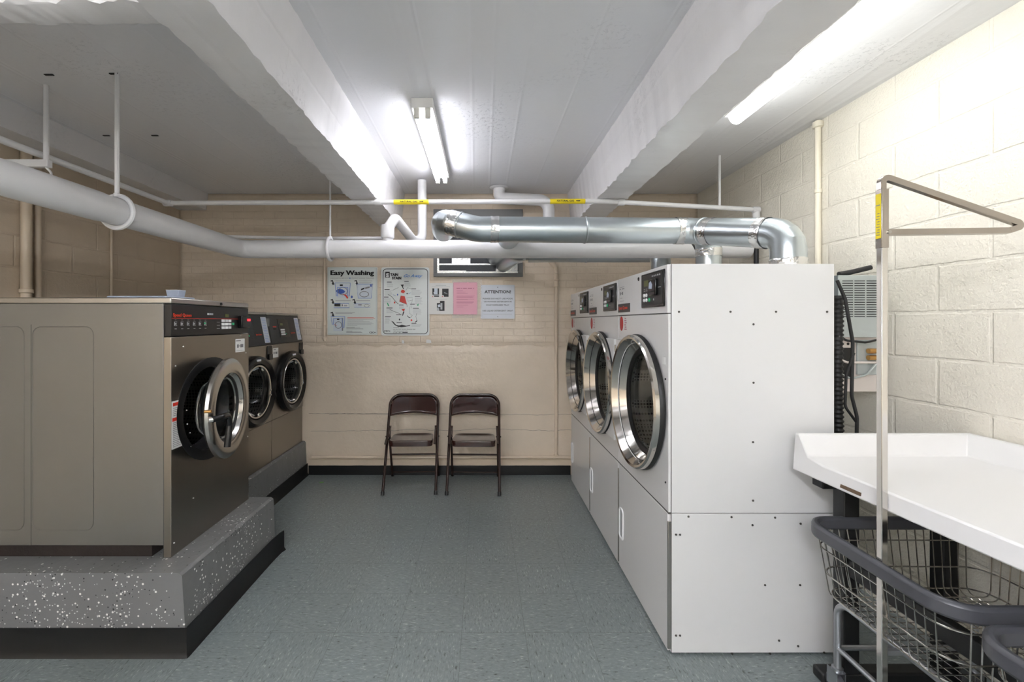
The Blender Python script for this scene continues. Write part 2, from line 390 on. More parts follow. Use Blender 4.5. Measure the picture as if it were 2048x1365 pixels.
    def obj(s, name, mat, parent=None, label=None, bevel=0, smooth=True, ang=.6, kind=None, sub=0):
        bmesh.ops.recalc_face_normals(s.bm, faces=s.bm.faces)
        me = bpy.data.meshes.new(name); s.bm.to_mesh(me); s.bm.free()
        me.materials.append(M[mat] if isinstance(mat, str) else mat)
        if smooth:
            for p in me.polygons: p.use_smooth = True
            me.set_sharp_from_angle(angle=ang)
        o = bpy.data.objects.new(name, me); C.objects.link(o)
        if parent: o.parent = parent
        if label: o['label'] = label
        if kind: o['kind'] = kind
        if bevel:
            b = o.modifiers.new('b', 'BEVEL'); b.width = bevel; b.segments = 2; b.limit_method = 'ANGLE'; b.angle_limit = .7
            b.harden_normals = False
        if sub:
            q = o.modifiers.new('s', 'SUBSURF'); q.levels = sub; q.render_levels = sub
        return o

def thing(name, label, cat, loc=(0, 0, 0), rz=0, group=None):
    o = bpy.data.objects.new(name, None); C.objects.link(o); o.location = loc; o.rotation_euler = (0, 0, rz)
    o.empty_display_size = .1
    o['label'] = label; o['category'] = cat
    if group: o['group'] = group
    return o
def tag(o, label, cat, group=None):
    o['label'] = label; o['category'] = cat
    if group: o['group'] = group
    return o
def dup(o, parent=None):
    c = o.copy(); C.objects.link(c); c.parent = parent
    for ch in list(o.children): dup(ch, c)
    return c

# ------------------------------------------------------------------ room
WL, WR, WB, WF, CZ = -2.98, 2.12, 4.336, -3.2, 2.76
def struct(o): o['kind'] = 'structure'; return o
def wav(*a):   # smooth pseudo noise from sines
    x, y, z = a
    return (math.sin(x*7.1+y*3.3+1.3)+math.sin(y*9.7-z*5.1+.4)+math.sin(z*11.3+x*4.9+2.2)+math.sin((x+y+z)*17.9))/4
struct(B().box(WL-.1, WR+.1, WF-.1, WB+.1, -.08, 0).obj('floor', 'floor'))
struct(B().box(WL-.1, WR+.1, WF-.1, WB+.1, CZ, CZ+.1).obj('ceiling', 'ceil'))
# back wall: brick above, thicker rendered concrete below an uneven ledge
b = B(); nx, nz = 130, 74; g = {}
zs = [i/nz*CZ for i in range(nz+1)]
for i in range(nx+1):
    x = WL+(WR-WL)*i/nx
    for j, z in enumerate(zs):
        led = 1.262+.014*wav(x*2.2, .3, .1)+.005*math.sin(x*31)+.003*math.sin(x*83)
        zz = z
        j0 = int(round(1.27/CZ*nz))
        if j == j0: zz = led
        if j == j0+1: zz = led+.006
        push = .026 if zz <= led-.004 else 0
        if j == j0+1: push = .004
        y = WB-push-.004*wav(x*3, z*3, 1.0)
        g[i, j] = b.bm.verts.new((x, y, zz))
for i in range(nx):
    for j in range(nz): b.bm.faces.new((g[i, j], g[i+1, j], g[i+1, j+1], g[i, j+1]))
ow = struct(b.obj('wall_back', 'back', ang=1.2))
if ow.data.polygons[0].normal.y > 0: ow.data.flip_normals()
sd = ow.modifiers.new('t', 'SOLIDIFY'); sd.thickness = .08; sd.offset = -1
struct(B().box(WL-.1, WL, WF, WB+.05, 0, CZ).obj('wall_left', 'left'))
struct(B().box(WR, WR+.1, WF, WB+.05, 0, CZ).obj('wall_right', 'right'))
struct(B().box(WL-.1, WR+.1, WF-.1, WF, 0, CZ).obj('wall_front', 'right'))

def beam(name, x0b, x1b, x0t, x1t, zb, amp=.009):
    b = B(); n = 220; rows = []
    for i in range(n+1):
        y = WF+(WB+.02-WF)*i/n
        def j(k, a=amp): return a*(wav(y*2.3+k, k*1.7, y*5.1)+.9*wav(y*14+k, y*9, k)+.8*random.uniform(-1, 1)*(.6+.4*math.sin(y*2+k)))
        pts = [(x0t+j(1, .002), CZ+.01), (x0b+j(2, .003), zb+.03), (x0b-.003+j(2), zb+j(3, amp*.6)), (x0b+.018, zb-.003+j(4, .002)),
               (x1b-.018, zb-.002+j(5, .002)), (x1b+.002+j(6, amp*.5), zb+j(7, amp*.5)), (x1b+j(8, .003), zb+.03), (x1t+j(9, .002), CZ+.01)]
        rows.append([b.bm.verts.new((px, y, pz)) for px, pz in pts])
    for i in range(n):
        for k in range(7): b.bm.faces.new((rows[i][k], rows[i][k+1], rows[i+1][k+1], rows[i+1][k]))
    b.bm.faces.new(rows[0]); b.bm.faces.new(rows[-1][::-1])
    return struct(b.obj(name, 'beam', ang=.5))
beam('trim_1', -1.0, -.80, -1.0, -.762, 2.43)
beam('trim_2', .872, 1.094, .835, 1.10, 2.43)
beam('trim_3', WL-.01, -2.72, WL-.01, -2.70, 2.60, .004)
b = B(); n = 90; rows = []
for i in range(n+1):
    x = WL+(-.99-WL)*i/n
    def j(k, a=.006): return a*(wav(x*5+k, k*1.7, x*9)+.8*random.uniform(-1, 1))
    rows.append([b.bm.verts.new(q) for q in ((x, 1.285+j(1, .002), CZ+.01), (x, 1.283+j(2), 2.46), (x, 1.288+j(3), 2.435+j(4)), (x, 1.30, 2.432), (x, 1.38, 2.432), (x, 1.390+j(5, .003), 2.436+j(6, .003)), (x, 1.392+j(7, .002), 2.46), (x, 1.392, CZ+.01))])
for i in range(n):
    for k in range(7): b.bm.faces.new((rows[i][k], rows[i][k+1], rows[i+1][k+1], rows[i+1][k]))
b.bm.faces.new(rows[0]); b.bm.faces.new(rows[-1][::-1])
struct(b.obj('trim_6', 'beam', ang=.5))
struct(B().box(-1.70, .86, WB-.042, WB-.002, 0, .092).obj('baseboard_back', 'vinyl', bevel=.003))
# rendered kerb ledge above the baseboard
b = B(); rows = []
for i in range(91):
    x = -1.70+2.9*i/90; k = .004*wav(x*4, 1, 2)
    rows.append([b.bm.verts.new(p) for p in ((x, WB-.02, .092), (x, WB-.041+k, .094), (x, WB-.044+k, .150+k), (x, WB-.02, .165))])
for i in range(90):
    for k in range(3): b.bm.faces.new((rows[i][k], rows[i][k+1], rows[i+1][k+1], rows[i+1][k]))
struct(b.obj('trim_4', 'pipet'))
# cracks in the lower concrete: thin dark grooves
def crack(x0, x1, z, seed, amp=.02):
    random.seed(seed); n = int((x1-x0)/.03); pts = []; zz = z
    for i in range(n+1):
        x = x0+(x1-x0)*i/n; zz += random.uniform(-1, 1)*amp*.3; zz += (z-zz)*.1
        pts.append((x, WB-.0275-.004*wav(x*3, zz*3, 1.0), zz))
    return pts
b = B()
for c in (crack(-1.68, 1.4, .43, 3), crack(-1.5, .9, .59, 5, .012), crack(-1.70, -.2, .60, 9, .01)):
    b.tube(c, .0011, 4)
struct(b.obj('trim_5', 'seam'))

# ventilation window in the back wall, blanked with boards and foil
w = B()
for (x0, x1, z0, z1) in ((-.48, .395, 1.94, 1.975), (-.48, .395, 2.52, 2.60), (-.48, -.445, 1.975, 2.52), (.35, .395, 1.975, 2.52)):
    w.box(x0, x1, WB-.035, WB+.0, z0, z1)
win = struct(w.obj('window_1', 'winframe', bevel=.003))
B().box(-.445, .35, WB-.018, WB, 1.975, 2.52).obj('insulation_board', 'windark', win)
f = B(); f.box(-.445, -.425, WB-.022, WB-.018, 1.975, 2.5); f.box(-.445, .35, WB-.023, WB-.018, 1.975, 1.992); f.box(.13, .345, WB-.024, WB-.018, 1.99, 2.36); f.box(-.30, -.12, WB-.022, WB-.018, 2.07, 2.20); f.box(-.445, -.16, WB-.021, WB-.018, 1.992, 2.0); f.box(-.445, .13, WB-.0215, WB-.018, 2.055, 2.07); f.obj('foil_sheet', 'foil', win)

# ------------------------------------------------------------------ plinths
def plinth_mesh(x_front, x_back, y0, y1, h, lean=.016):
    b = B(); n = 40
    ys = [y0+(y1-y0)*i/n for i in range(n+1)]
    def sec(x, y, k): return .004*wav(x*5+k, y*5, k)
    F = []
    for y in ys:
        F.append([(x_front+sec(0, y, 1), y, 0), (x_front-lean*.7+sec(1, y, 2), y, h*.6), (x_front-lean+sec(2, y, 3), y, h-.012), (x_front-lean-.014, y, h+sec(3, y, 4)*.5), (x_front-lean-.15, y, h), (x_back, y, h), (x_back, y, 0)])
    V = [[b.bm.verts.new(p) for p in r] for r in F]
    for i in range(n):
        for k in range(6): b.bm.faces.new((V[i][k], V[i][k+1], V[i+1][k+1], V[i+1][k]))
    b.bm.faces.new(V[0]); b.bm.faces.new(V[-1][::-1])
    return b
def vinyl_base(path, h=.115, t=.004, parent=None):
    b = B(); n = len(path)
    # path: list of (x, y, nx, ny) outward
    rows = []
    for (x, y, nx_, ny_) in path:
        pr = [(.001, h), (t, h), (t, .02), (t+.010, .004), (t+.012, 0), (.001, 0)]
        rows.append([b.bm.verts.new((x+nx_*d, y+ny_*d, z)) for d, z in pr])
    for i in range(n-1):
        for k in range(5): b.bm.faces.new((rows[i][k], rows[i][k+1], rows[i+1][k+1], rows[i+1][k]))
    b.bm.faces.new(rows[0]); b.bm.faces.new(rows[-1])
    return b
PY = 1.965
pl = thing('concrete_plinth', 'tall grey flake-coated concrete plinth under the large front washer', 'plinth', (-2.1, 2.35, 0))
pl_in = thing  # keep name free
o = plinth_mesh(.775, -.78, PY-2.35, 2.82-2.35, .372).obj('plinth_block', 'flake', pl)
vb = [(-.78, PY-2.35, 0, -1), (.775, PY-2.35, 0, -1), (.779, PY-2.35-.001, .7, -.7), (.776, PY-2.35+.004, 1, 0), (.776, .1, 1, 0), (.778, .40, 1, 0), (.784, .50, 1, 0), (.796, .535, 1, 0)]
vinyl_base(vb, .128).obj('vinyl_base', 'vinyl', pl)
pl2 = thing('concrete_plinth', 'lower grey flake-coated concrete plinth under the two rear washers', 'plinth', (-2.2, 3.6, 0))
plinth_mesh(.482, -.68, 2.85-3.6, WB-.02-3.6, .33, .012).obj('plinth_block', 'flake', pl2)
vinyl_base([(.488, 2.85-3.6, 1, 0), (.488, 0, 1, 0), (.488, WB-.035-3.6, 1, 0)], .115).obj('vinyl_base', 'vinyl', pl2)

# ------------------------------------------------------------------ large washer
def screws(pts, parent, y=0, r=.005, mat='screwb'):
    for (x, z) in pts:
        B().lathe([(0, .004), (r*.7, .0035), (r, .001), (r, -.002)], (x, y, z), n=10).obj('screw', mat, parent)
W1, D1, H1 = .695, .96, 1.24
wz = .372
t = thing('commercial_washer', 'large stainless front-load washer standing on the tall near plinth, its round door ajar', 'washing machine', (-1.482, 2.094, wz), PI/2)
b = B()      # hollow cabinet: sides, back, bottom
b.box(0, .02, .036, D1, .058, H1-.03); b.box(W1-.02, W1, .036, D1, 0, H1-.03); b.box(.02, W1-.02, D1-.02, D1, .058, H1-.03); b.box(.02, W1-.02, .036, D1-.02, .058, .07)
b.obj('cabinet', 'side', t, bevel=.002)
b = B()      # pressed outlines on the side
for (y0, y1) in ((.37, .66), (.70, 1.02)):
    y1 = min(y1, D1-.02)
    b.tube(fillet([(-.0005, y0, .13), (-.0005, y1, .13), (-.0005, y1, 1.10), (-.0005, y0, 1.10)], .04, 6, True), .0022, 6, closed=True)
b.obj('pressed_outline', 'side', t)
B().box(-.0006, 0, .665, .667, .058, 1.11).obj('panel_seam', 'seam', t)
B().box(.012, W1-.012, .10, D1-.03, .0, .058).obj('base_rail', 'rust', t)
b = B(); b.panel_hole(0, W1, 0, 1.05, .31, .655, .225, 0, .036); b.obj('front_panel', 'steel', t, bevel=.002)
B().box(0, .012, .034, .037, 0, 1.2).obj('corner_seam', 'seam', t)
B().box(0, W1, 0, D1, H1-.03, H1).obj('top_lid', 'steel_top', t, bevel=.006)
B().cyl((.40, 0, H1-.016), (.40, -.003, H1-.016), .009).obj('lock', 'bplas', t)
con = B().box(.003, W1-.003, .001, .036, 1.053, H1-.032).obj('control_panel', 'console', t, bevel=.002)
B().box(.006, W1-.006, -.0005, .001, 1.139, 1.1415).obj('red_line', 'red', con)
B().text('Speed Queen', .012, 1.149, .135, .016, 0, .03).obj('lettering', 'orange', con)
for i in range(3): B().box(.275+i*.018, .288+i*.018, -.002, .001, 1.160, 1.170).obj('indicator', 'lgrey', con)
for i in range(6):
    x = .022+i*.046; b = B()
    b.box(x, x+.018, -.001, .001, 1.104, 1.106); b.box(x, x+.018, -.001, .001, 1.122, 1.124); b.box(x, x+.002, -.001, .001, 1.104, 1.124); b.box(x+.005, x+.014, -.001, .001, 1.109, 1.117)
    b.box(x+.003, x+.015, -.001, .001, 1.088, 1.090); b.box(x+.004, x+.013, -.001, .001, 1.132, 1.1335); b.obj('icon', 'lgrey', con)
for i in range(3): B().box(.362, .388, -.001, .001, 1.085+i*.018, 1.087+i*.018).obj('icon', 'lgrey', con)
for i in range(3):
    for j in range(3): B().box(.405+i*.033, .43+i*.033, -.004, .001, 1.083+j*.02, 1.097+j*.02).obj('key', 'white', con, bevel=.001)
B().box(.507, .528, -.004, .001, 1.105, 1.118).obj('start_key', 'green', con, bevel=.001)
B().box(.25, .262, -.002, .001, 1.112, 1.12).obj('indicator', 'green', con)
B().box(.44, .475, -.001, .001, 1.15, 1.168).obj('display', 'lcd', con)
cr = B().box(.57, .668, -.028, .001, 1.085, 1.16).obj('card_reader', 'bplas', con, bevel=.006)
B().box(.625, .66, -.031, -.027, 1.128, 1.142).obj('reader_light', 'redled', cr, bevel=.002)
wl = B().box(.004, .074, -.0015, 0, .512, .742).obj('warning_label', 'tag', t)
B().box(.010, .069, -.0022, -.0014, .718, .734).obj('red_band', 'red', wl); B().box(.006, .069, -.0022, -.0014, .645, .662).obj('red_band', 'red', wl)
b = B()
for i in range(22):
    z = .522+i*.0088
    if abs(z-.653) < .013 or z > .712: continue
    b.box(.010, random.choice((.066, .064, .06, .05)), -.002, -.0014, z, z+.0022)
b.obj('fine_print', 'grey', wl)
tg = B().box(.545, .645, -.0015, 0, .94, 1.02).obj('number_tag', 'tag', t)
b = B(); b.box(.56, .578, -.002, -.0014, .967, .987); b.box(.582, .592, -.002, -.0014, .975, .979); b.box(.596, .628, -.002, -.0014, .967, .987); b.box(.55, .60, -.002, -.0014, 1.006, 1.012); b.box(.55, .64, -.002, -.0014, .948, .950); b.obj('tag_print', 'grey', tg)
screws([(.085, 1.0), (.03, .91), (.66, .93), (.68, .40), (.31+.16, .34), (.16, .22), (.02, .06), (.60, 1.04)], t)
screws([(.11, .68), (.115, .61), (.135, .56), (.14, .49), (.17, .43)], t, r=.004)
# tub and gasket behind the door
b = B(); b.lathe([(.225, 0), (.265, .006), (.275, .003), (.275, -.004), (.235, -.01), (.215, -.06), (.2, -.10)], (.31, 0, .655)); b.obj('gasket', 'blackr', t)
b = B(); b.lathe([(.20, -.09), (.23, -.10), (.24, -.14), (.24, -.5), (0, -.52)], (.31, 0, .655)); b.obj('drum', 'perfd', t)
for k in range(3): B().box(.48, .505, -.004, 0, .60+k*.035, .612+k*.035).obj('hinge_screw', 'bplas', t)
# the door, hinged on its far side and standing ajar: its own local frame at the hinge
dr = bpy.data.objects.new('door', None); C.objects.link(dr); dr.parent = t; dr.location = (.575, -.035, .655); dr.rotation_euler = (0, 0, math.radians(9))
dc = (-.268, 0, 0)
B().lathe([(.190, .028), (.205, .034), (.255, .034), (.268, .026), (.270, .010), (.262, 0), (.205, .0), (.192, .012)], dc, closed=True, n=72).obj('door_ring', 'satin', dr)
B().lathe([(.262, .001), (.245, -.004), (.225, -.022), (.205, -.026), (.195, -.004), (.2, .001)], dc, n=64, closed=True).obj('door_backing', 'blackr', dr)
B().lathe([(.191, .024), (.176, .0), (.166, -.012), (.160, -.012), (.186, .012)], dc, n=64, closed=True).obj('inner_rim', 'chrome', dr)
B().lathe([(.168, -.01), (.162, -.05), (.14, -.09), (.09, -.115), (0, -.125)], dc, n=48).obj('door_glass', 'glassd', dr)
B().lathe([(.178, .004), (.172, -.004), (.164, -.004), (.168, .004)], dc, n=48, closed=True).obj('glass_seal', 'blackr', dr)
b = B(); b.tube(fillet([(-.535, -.045, -.01), (-.50, -.075, -.005), (-.445, -.082, -.008), (-.428, -.082, -.06), (-.445, -.078, -.17)], .03, 5), .016, 12)
b.obj('door_handle', 'bplas', dr)
B().cyl((-.535, -.03, -.01), (-.525, -.055, -.01), .014).obj('handle_pivot', 'screwb', dr)
B().cyl((-.533, -.01, .03), (-.533, -.04, .03), .008).obj('latch_bolt', 'brass', dr)
B().cyl((.0, .0, -.07), (.0, .0, .07), .012).obj('hinge', 'satin', dr)

# ------------------------------------------------------------------ small washers
W2, D2, H2 = .622, .74, 1.245
sz = .33
def small_washer(loc, label):
    t = thing('front_load_washer', label, 'washing machine', loc, PI/2, 'stainless washers on the rear plinth')
    b = B(); b.box(0, .015, .03, D2, 0, H2-.05); b.box(W2-.015, W2, .03, D2, 0, H2-.05); b.box(.015, W2-.015, D2-.015, D2, 0, H2-.05); b.box(.015, W2-.015, .03, D2-.015, 0, .012)
    b.obj('cabinet', 'side', t, bevel=.002)
    cx, cz, r = .33, .63, .205
    B().panel_hole(0, W2, .345, .975, cx, cz, r, 0, .03).obj('front_panel', 'steel', t, bevel=.002)
    B().box(0, W2, .004, .03, 0, .341).obj('lower_panel', 'steel', t, bevel=.003)
    # leaning console
    b = B(); b.hexa([(0, 0, .978), (0, .048, H2-.022), (0, .12, .978), (0, .12, H2-.022), (W2, 0, .978), (W2, .048, H2-.022), (W2, .12, .978), (W2, .12, H2-.022)])
    con = b.obj('control_panel', 'console', t, bevel=.003)
    B().box(0, W2, .044, D2, H2-.022, H2).obj('top_lid', 'steel_top', t, bevel=.008)
    def T(p): k = (p.z-.978)/(H2-1.0); return Vector((p.x, p.y+.048*k, p.z))
    def pb(x0, x1, z0, z1, d=.002):
        q = B(); q.hexa([T(Vector(p)) for p in ((x0, -d, z0), (x0, -d, z1), (x0, .001, z0), (x0, .001, z1), (x1, -d, z0), (x1, -d, z1), (x1, .001, z0), (x1, .001, z1))]); return q
    ins = pb(.515, .60, .995, 1.205).obj('instruction_label', 'placard', con)
    q = B()
    for i in range(15):
        z0 = 1.003+i*.0132
        q.hexa([T(Vector(p)) for p in ((.525, -.003, z0), (.525, -.003, z0+.003), (.525, -.001, z0), (.525, -.001, z0+.003), (.58+.01*(i % 2), -.003, z0), (.58+.01*(i % 2), -.003, z0+.003), (.58+.01*(i % 2), -.001, z0), (.58+.01*(i % 2), -.001, z0+.003))])
    q.obj('fine_print', 'lblue', ins)
    dsp = pb(.17, .37, 1.03, 1.19, .003).obj('display_panel', 'bplas', con, bevel=.001)
    pb(.205, .255, 1.135, 1.155, .004).obj('display', 'lcd', con)
    for i in range(3):
        for j in range(3): pb(.195+i*.027, .216+i*.027, 1.05+j*.02, 1.064+j*.02, .006).obj('key', 'white', con)
    pb(.28, .292, 1.055, 1.065, .006).obj('start_key', 'green', con)
    B().text('Speed Queen', .395, 1.06, .09, .012, -.001, .03, T=T).obj('lettering', 'orange', con)
    pb(.07, .13, 1.12, 1.13).obj('red_mark', 'red', con)
    pb(.075, .125, 1.10, 1.112).obj('coin_slot', 'bplas', con)
    # dispenser latch pocket and price tag
    b = B(); b.box(.535, .615, -.006, .0, .855, .968); b.box(.545, .605, -.018, -.006, .855, .90); b.obj('door_latch', 'bplas', t, bevel=.004)
    tg = B().box(.01, .105, -.0015, 0, .865, .945).obj('price_tag', 'tag', t)
    b = B(); b.box(.02, .036, -.002, -.0014, .895, .913); b.box(.04, .05, -.002, -.0014, .902, .906); b.box(.054, .086, -.002, -.0014, .895, .913); b.box(.02, .06, -.002, -.0014, .93, .935); b.obj('tag_print', 'grey', tg)
    # door: fat black ring, chrome inner ring, bowl glass
    c = (cx, 0, cz)
    dr = B().lathe([(.205, .01), (.215, .04), (.245, .056), (.266, .048), (.275, .02), (.272, 0), (.21, 0)], c, closed=True, n=64).obj('door_ring', 'bplas', t)
    B().lathe([(.208, .03), (.202, .038), (.192, .036), (.186, .01), (.186, -.01), (.204, -.01)], c, closed=True, n=64).obj('chrome_ring', 'chrome', dr)
    B().lathe([(.188, .012), (.17, -.02), (.15, -.06), (.10, -.10), (0, -.11)], c, n=48).obj('door_glass', 'glassd', dr)
    B().box(cx+.03-.09, cx+.03-.03, -.058, -.05, cz+.235, cz+.25).obj('door_sticker', 'placard', dr)
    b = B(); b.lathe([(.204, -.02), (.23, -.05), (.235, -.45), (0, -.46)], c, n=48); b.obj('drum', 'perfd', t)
    for (dx, dz) in ((.19, -.015), (.19, -.055), (-.215, .01), (-.215, -.03)): B().lathe([(0, .012), (.007, .008), (.008, 0)], (cx+dx, -.035, cz+dz), n=10).obj('screw', 'screwb', t)
    return t
sw1 = small_washer((-1.755, 3.045, sz), 'stainless front-load washer half hidden behind the large washer, with black console')
sw2 = dup(sw1); sw2.location = (-1.755, 3.045+W2+.006, sz); sw2['label'] = 'stainless front-load washer at the far end, against the back wall'

# things lying on the large washer
o = thing('plastic_tray', 'thin pale blue tray lying on top of the large washer', 'tray', (-1.80, 2.40, wz+H1))
b = B(); b.prism(fillet([(-.17, -.10, 0), (.17, -.10, 0), (.17, .10, 0), (-.17, .10, 0)], .04, 5, True), (0, 0, .012)); b.obj('tray_base', 'cloth', o)
B().tube(fillet([(-.175, -.105, .014), (.175, -.105, .014), (.175, .105, .014), (-.175, .105, .014)], .04, 5, True), .005, 8, closed=True).obj('tray_rim', 'cloth', o)
o = thing('plastic_cup', 'small square pale blue cup standing on the tray on the washer', 'cup', (-1.70, 2.44, wz+H1+.0125))
b = B(); b.hexa([(-.03, -.025, 0), (-.037, -.03, .045), (-.03, .025, 0), (-.037, .03, .045), (.03, -.025, 0), (.037, -.03, .045), (.03, .025, 0), (.037, .03, .045)]); b.obj('cup_body', 'cloth', o, bevel=.004)
B().tube(fillet([(-.037, -.03, .045), (.037, -.03, .045), (.037, .03, .045), (-.037, .03, .045)], .006, 3, True), .002, 6, closed=True).obj('cup_lip', 'placard', o)
o = tag(B().box(-.035, .035, -.05, .05, 0, .012).obj('black_remote', 'bplas', bevel=.004), 'small flat black handset lying beside the tray on the washer', 'handset'); o.location = (-2.05, 2.40, wz+H1)

# ------------------------------------------------------------------ dryers
W3, D3, H3 = .717, .742, 1.755
def dryer(loc, label, flip):
    t = thing('tumble_dryer', label, 'dryer', loc, -PI/2, 'row of white tumble dryers')
    zs_, zl = 1.533, .636
    cx, cz, r = .36, 1.08, .275
    b = B()
    for (x0, x1) in ((0, .014), (W3-.014, W3)): b.box(x0, x1, .012, D3, zl+.0015, H3)
    b.box(.014, W3-.014, D3-.014, D3, zl+.0015, H3); b.box(.014, W3-.014, .012, D3-.014, H3-.014, H3); b.box(.014, W3-.014, .03, D3-.014, zl+.0015, zl+.015)
    b.obj('upper_cabinet', 'enamel', t, bevel=.002)
    b = B(); b.box(0, W3, .012, D3, .012, zl-.0015); b.obj('lower_cabinet', 'enamel', t, bevel=.002)
    B().box(.02, W3-.02, .03, D3-.02, 0, .012).obj('foot_frame', 'dark', t)
    B().panel_hole(.002, W3-.002, zl+.004, zs_-.002, cx, cz, r+.03, 0, .012).obj('front_panel', 'enamel', t, bevel=.002)
    lp = B().box(.002, W3-.012, 0, .012, .014, zl-.004).obj('lower_panel', 'enamel', t, bevel=.002)
    con = B().box(.002, W3-.002, -.004, .012, zs_+.002, H3-.002).obj('console_panel', 'enamel', t, bevel=.002)
    B().box(.004, W3-.004, .002, .012, zs_-.003, zs_+.003).obj('panel_gap', 'seam', t)
    B().box(.004, W3-.004, .002, .012, zl-.005, zl+.005).obj('panel_gap', 'seam', t)
    B().box(W3-.008, W3+.002, -.003, .012, .03, .60).obj('hinge_strip', 'satin', t, bevel=.001)
    # display
    dsp = B().box(.41, .695, -.012, -.004, 1.566, 1.737).obj('display_frame', 'bplas', t, bevel=.004)
    B().box(.425, .68, -.014, -.011, 1.578, 1.727).obj('display_screen', 'console', dsp, bevel=.001)
    B().box(.458, .512, -.0155, -.014, 1.672, 1.702).obj('display', 'lcd', dsp)
    for (i, j) in ((0, 0), (1, 0), (0, 1), (1, 1)): B().lathe([(0, .006), (.008, .005), (.0095, 0)], (.462+i*.03, -.014, 1.603+j*.024), n=12).obj('key', 'white', dsp)
    B().lathe([(0, .006), (.009, .005), (.0105, 0)], (.528, -.014, 1.603), n=12).obj('start_key', 'green', dsp)
    cb_ = B().box(.545, .625, -.026, -.013, 1.62, 1.70).obj('card_reader', 'bplas', dsp, bevel=.005)
    b = B(); b.prism([(.552, -.0275, 1.655), (.588, -.0275, 1.652), (.594, -.0275, 1.672), (.575, -.0275, 1.69), (.556, -.0275, 1.682)], (0, .002, 0)); b.obj('card_sticker', 'cloth', cb_)
    B().box(.548, .622, -.028, -.0255, 1.637, 1.642).obj('card_slot', 'dark', cb_)
    b = B()
    for i in range(5): b.box(.56+i*.022, .572+i*.022, -.0150, -.014, 1.712, 1.719)
    for i in range(4): b.box(.455+(i % 2)*.03, .472+(i % 2)*.03, -.015, -.014, 1.648+(i//2)*.009, 1.651+(i//2)*.009)
    b.prism([(.575, -.015, 1.598), (.587, -.015, 1.598), (.581, -.015, 1.608)], (0, .001, 0)); b.box(.635, .665, -.015, -.014, 1.655, 1.659)
    b.obj('screen_print', 'lgrey', dsp)
    B().lathe([(0, .004), (.009, .003), (.011, 0)], (.352, -.004, 1.722), n=14).obj('lock', 'bplas', t)
    lp_ = B().box(.006, .214, -.0075, -.004, 1.552, 1.602).obj('name_plate', 'console', t, bevel=.001)
    B().text('Speed Queen', .022, 1.569, .16, .02, -.0076, .03).obj('lettering', 'orange', lp_)
    b = B(); b.box(.03, .115, -.0045, -.004, 1.70, 1.702); b.box(.03, .05, -.0045, -.004, 1.688, 1.694); b.box(.07, .115, -.0045, -.004, 1.688, 1.693)
    b.box(.035, .052, -.0045, -.004, 1.655, 1.673); b.box(.056, .066, -.0045, -.004, 1.662, 1.666); b.box(.07, .092, -.0045, -.004, 1.655, 1.673); b.box(.03, .105, -.0045, -.004, 1.618, 1.620); b.box(.045, .08, -.0045, -.004, 1.635, 1.638); b.obj('price_print', 'grey', t)
    # red oval sticker
    b = B(); b.prism([(.052+.031*math.cos(a), -.001, 1.485+.043*math.sin(a)) for a in [2*PI*k/28 for k in range(28)]], (0, .0009, 0)); b.obj('oval_sticker', 'redd', t)
    b = B()
    for i in range(6): b.box(.105+.006*(i % 2), .145-.006*(i % 3), -.0008, -.0001, 1.45+i*.0125, 1.455+i*.0125)
    b.obj('sticker_print', 'pinkprint', t)
    # door
    c = (cx, 0, cz)
    dr = B().lathe([(.270, -.030), (.298, .014), (.326, .056), (.338, .060), (.346, .052), (.347, .034), (.34, .03), (.302, .014), (.274, -.032)], c, closed=True, n=80).obj('door_ring', 'chrome', t)
    B().lathe([(.250, -.038), (.252, -.024), (.268, -.016), (.279, -.018), (.272, -.034)], c, closed=True, n=64).obj('glass_seal', 'blackr', dr)
    B().lathe([(.344, .033), (.350, .024), (.350, .012), (.335, .002), (.30, .002), (.30, .02)], c, closed=True, n=64).obj('door_gasket', 'blackr', dr)
    B().lathe([(0, -.026), (.262, -.026), (.262, -.032), (0, -.032)], c, n=64).obj('door_glass', 'glass', dr)
    hx0, hx1 = ((.02, cx-.05) if flip else (cx+.05, .697))
    sg = -1 if flip else 1; ox_ = hx0 if flip else hx1
    arc = [(cx+sg*.302*math.cos(a), -.024, cz+.302*math.sin(a)) for a in [-PI/2+PI*k/24 for k in range(25)]]
    b = B(); b.prism([(ox_, -.024, .765), (cx, -.024, .765)]+arc+[(cx, -.024, 1.39), (ox_, -.024, 1.39)], (0, .023, 0)); b.obj('hinge_plate', 'enamel', t, bevel=.003)
    ex = hx0-.006 if flip else hx1+.006
    for z in (.80, 1.31): B().cyl((ex, -.014, z), (ex, -.014, z+.045), .007).obj('hinge', 'satin', t)
    # drum
    B().lathe([(.262, -.034), (.262, -.055), (.335, -.06), (.335, -.60), (0, -.60)], c, n=64).obj('drum', 'perf', t)
    for k in range(3):
        a = k*2*PI/3+.5; ca, sa = math.cos(a), math.sin(a)
        b = B(); b.tube([(cx+.31*ca, .08, cz+.31*sa), (cx+.31*ca, .58, cz+.31*sa)], .03, 8); b.obj('drum_baffle', 'satin', t)
    for z in (.40, .365, .33): pass
    # recessed grip of the lower panel
    b = B(); b.tube(fillet([(.02, -.002, .20), (.085, -.002, .20), (.085, -.002, .375), (.02, -.002, .375)], .02, 4, True), .006, 8, closed=True); b.obj('panel_grip', 'white', lp)
    B().box(.028, .077, -.001, .001, .208, .367).obj('grip_recess', 'lgrey', lp)
    B().box(W3-.06, W3-.035, -.003, 0, 1.30, 1.335).obj('small_sticker', 'tag', t)
    screws([(W3-.03, .765), (W3-.03, 1.235)], t, r=.005, mat='bplas')
    return t
dryers = []
labs = ['white tumble dryer nearest the camera, full side panel in view', 'white tumble dryer in the middle of the row of three', 'white tumble dryer at the far end of the row, nearest the back wall']
d0 = dryer((.833, 1.97+W3, 0), labs[0], True)
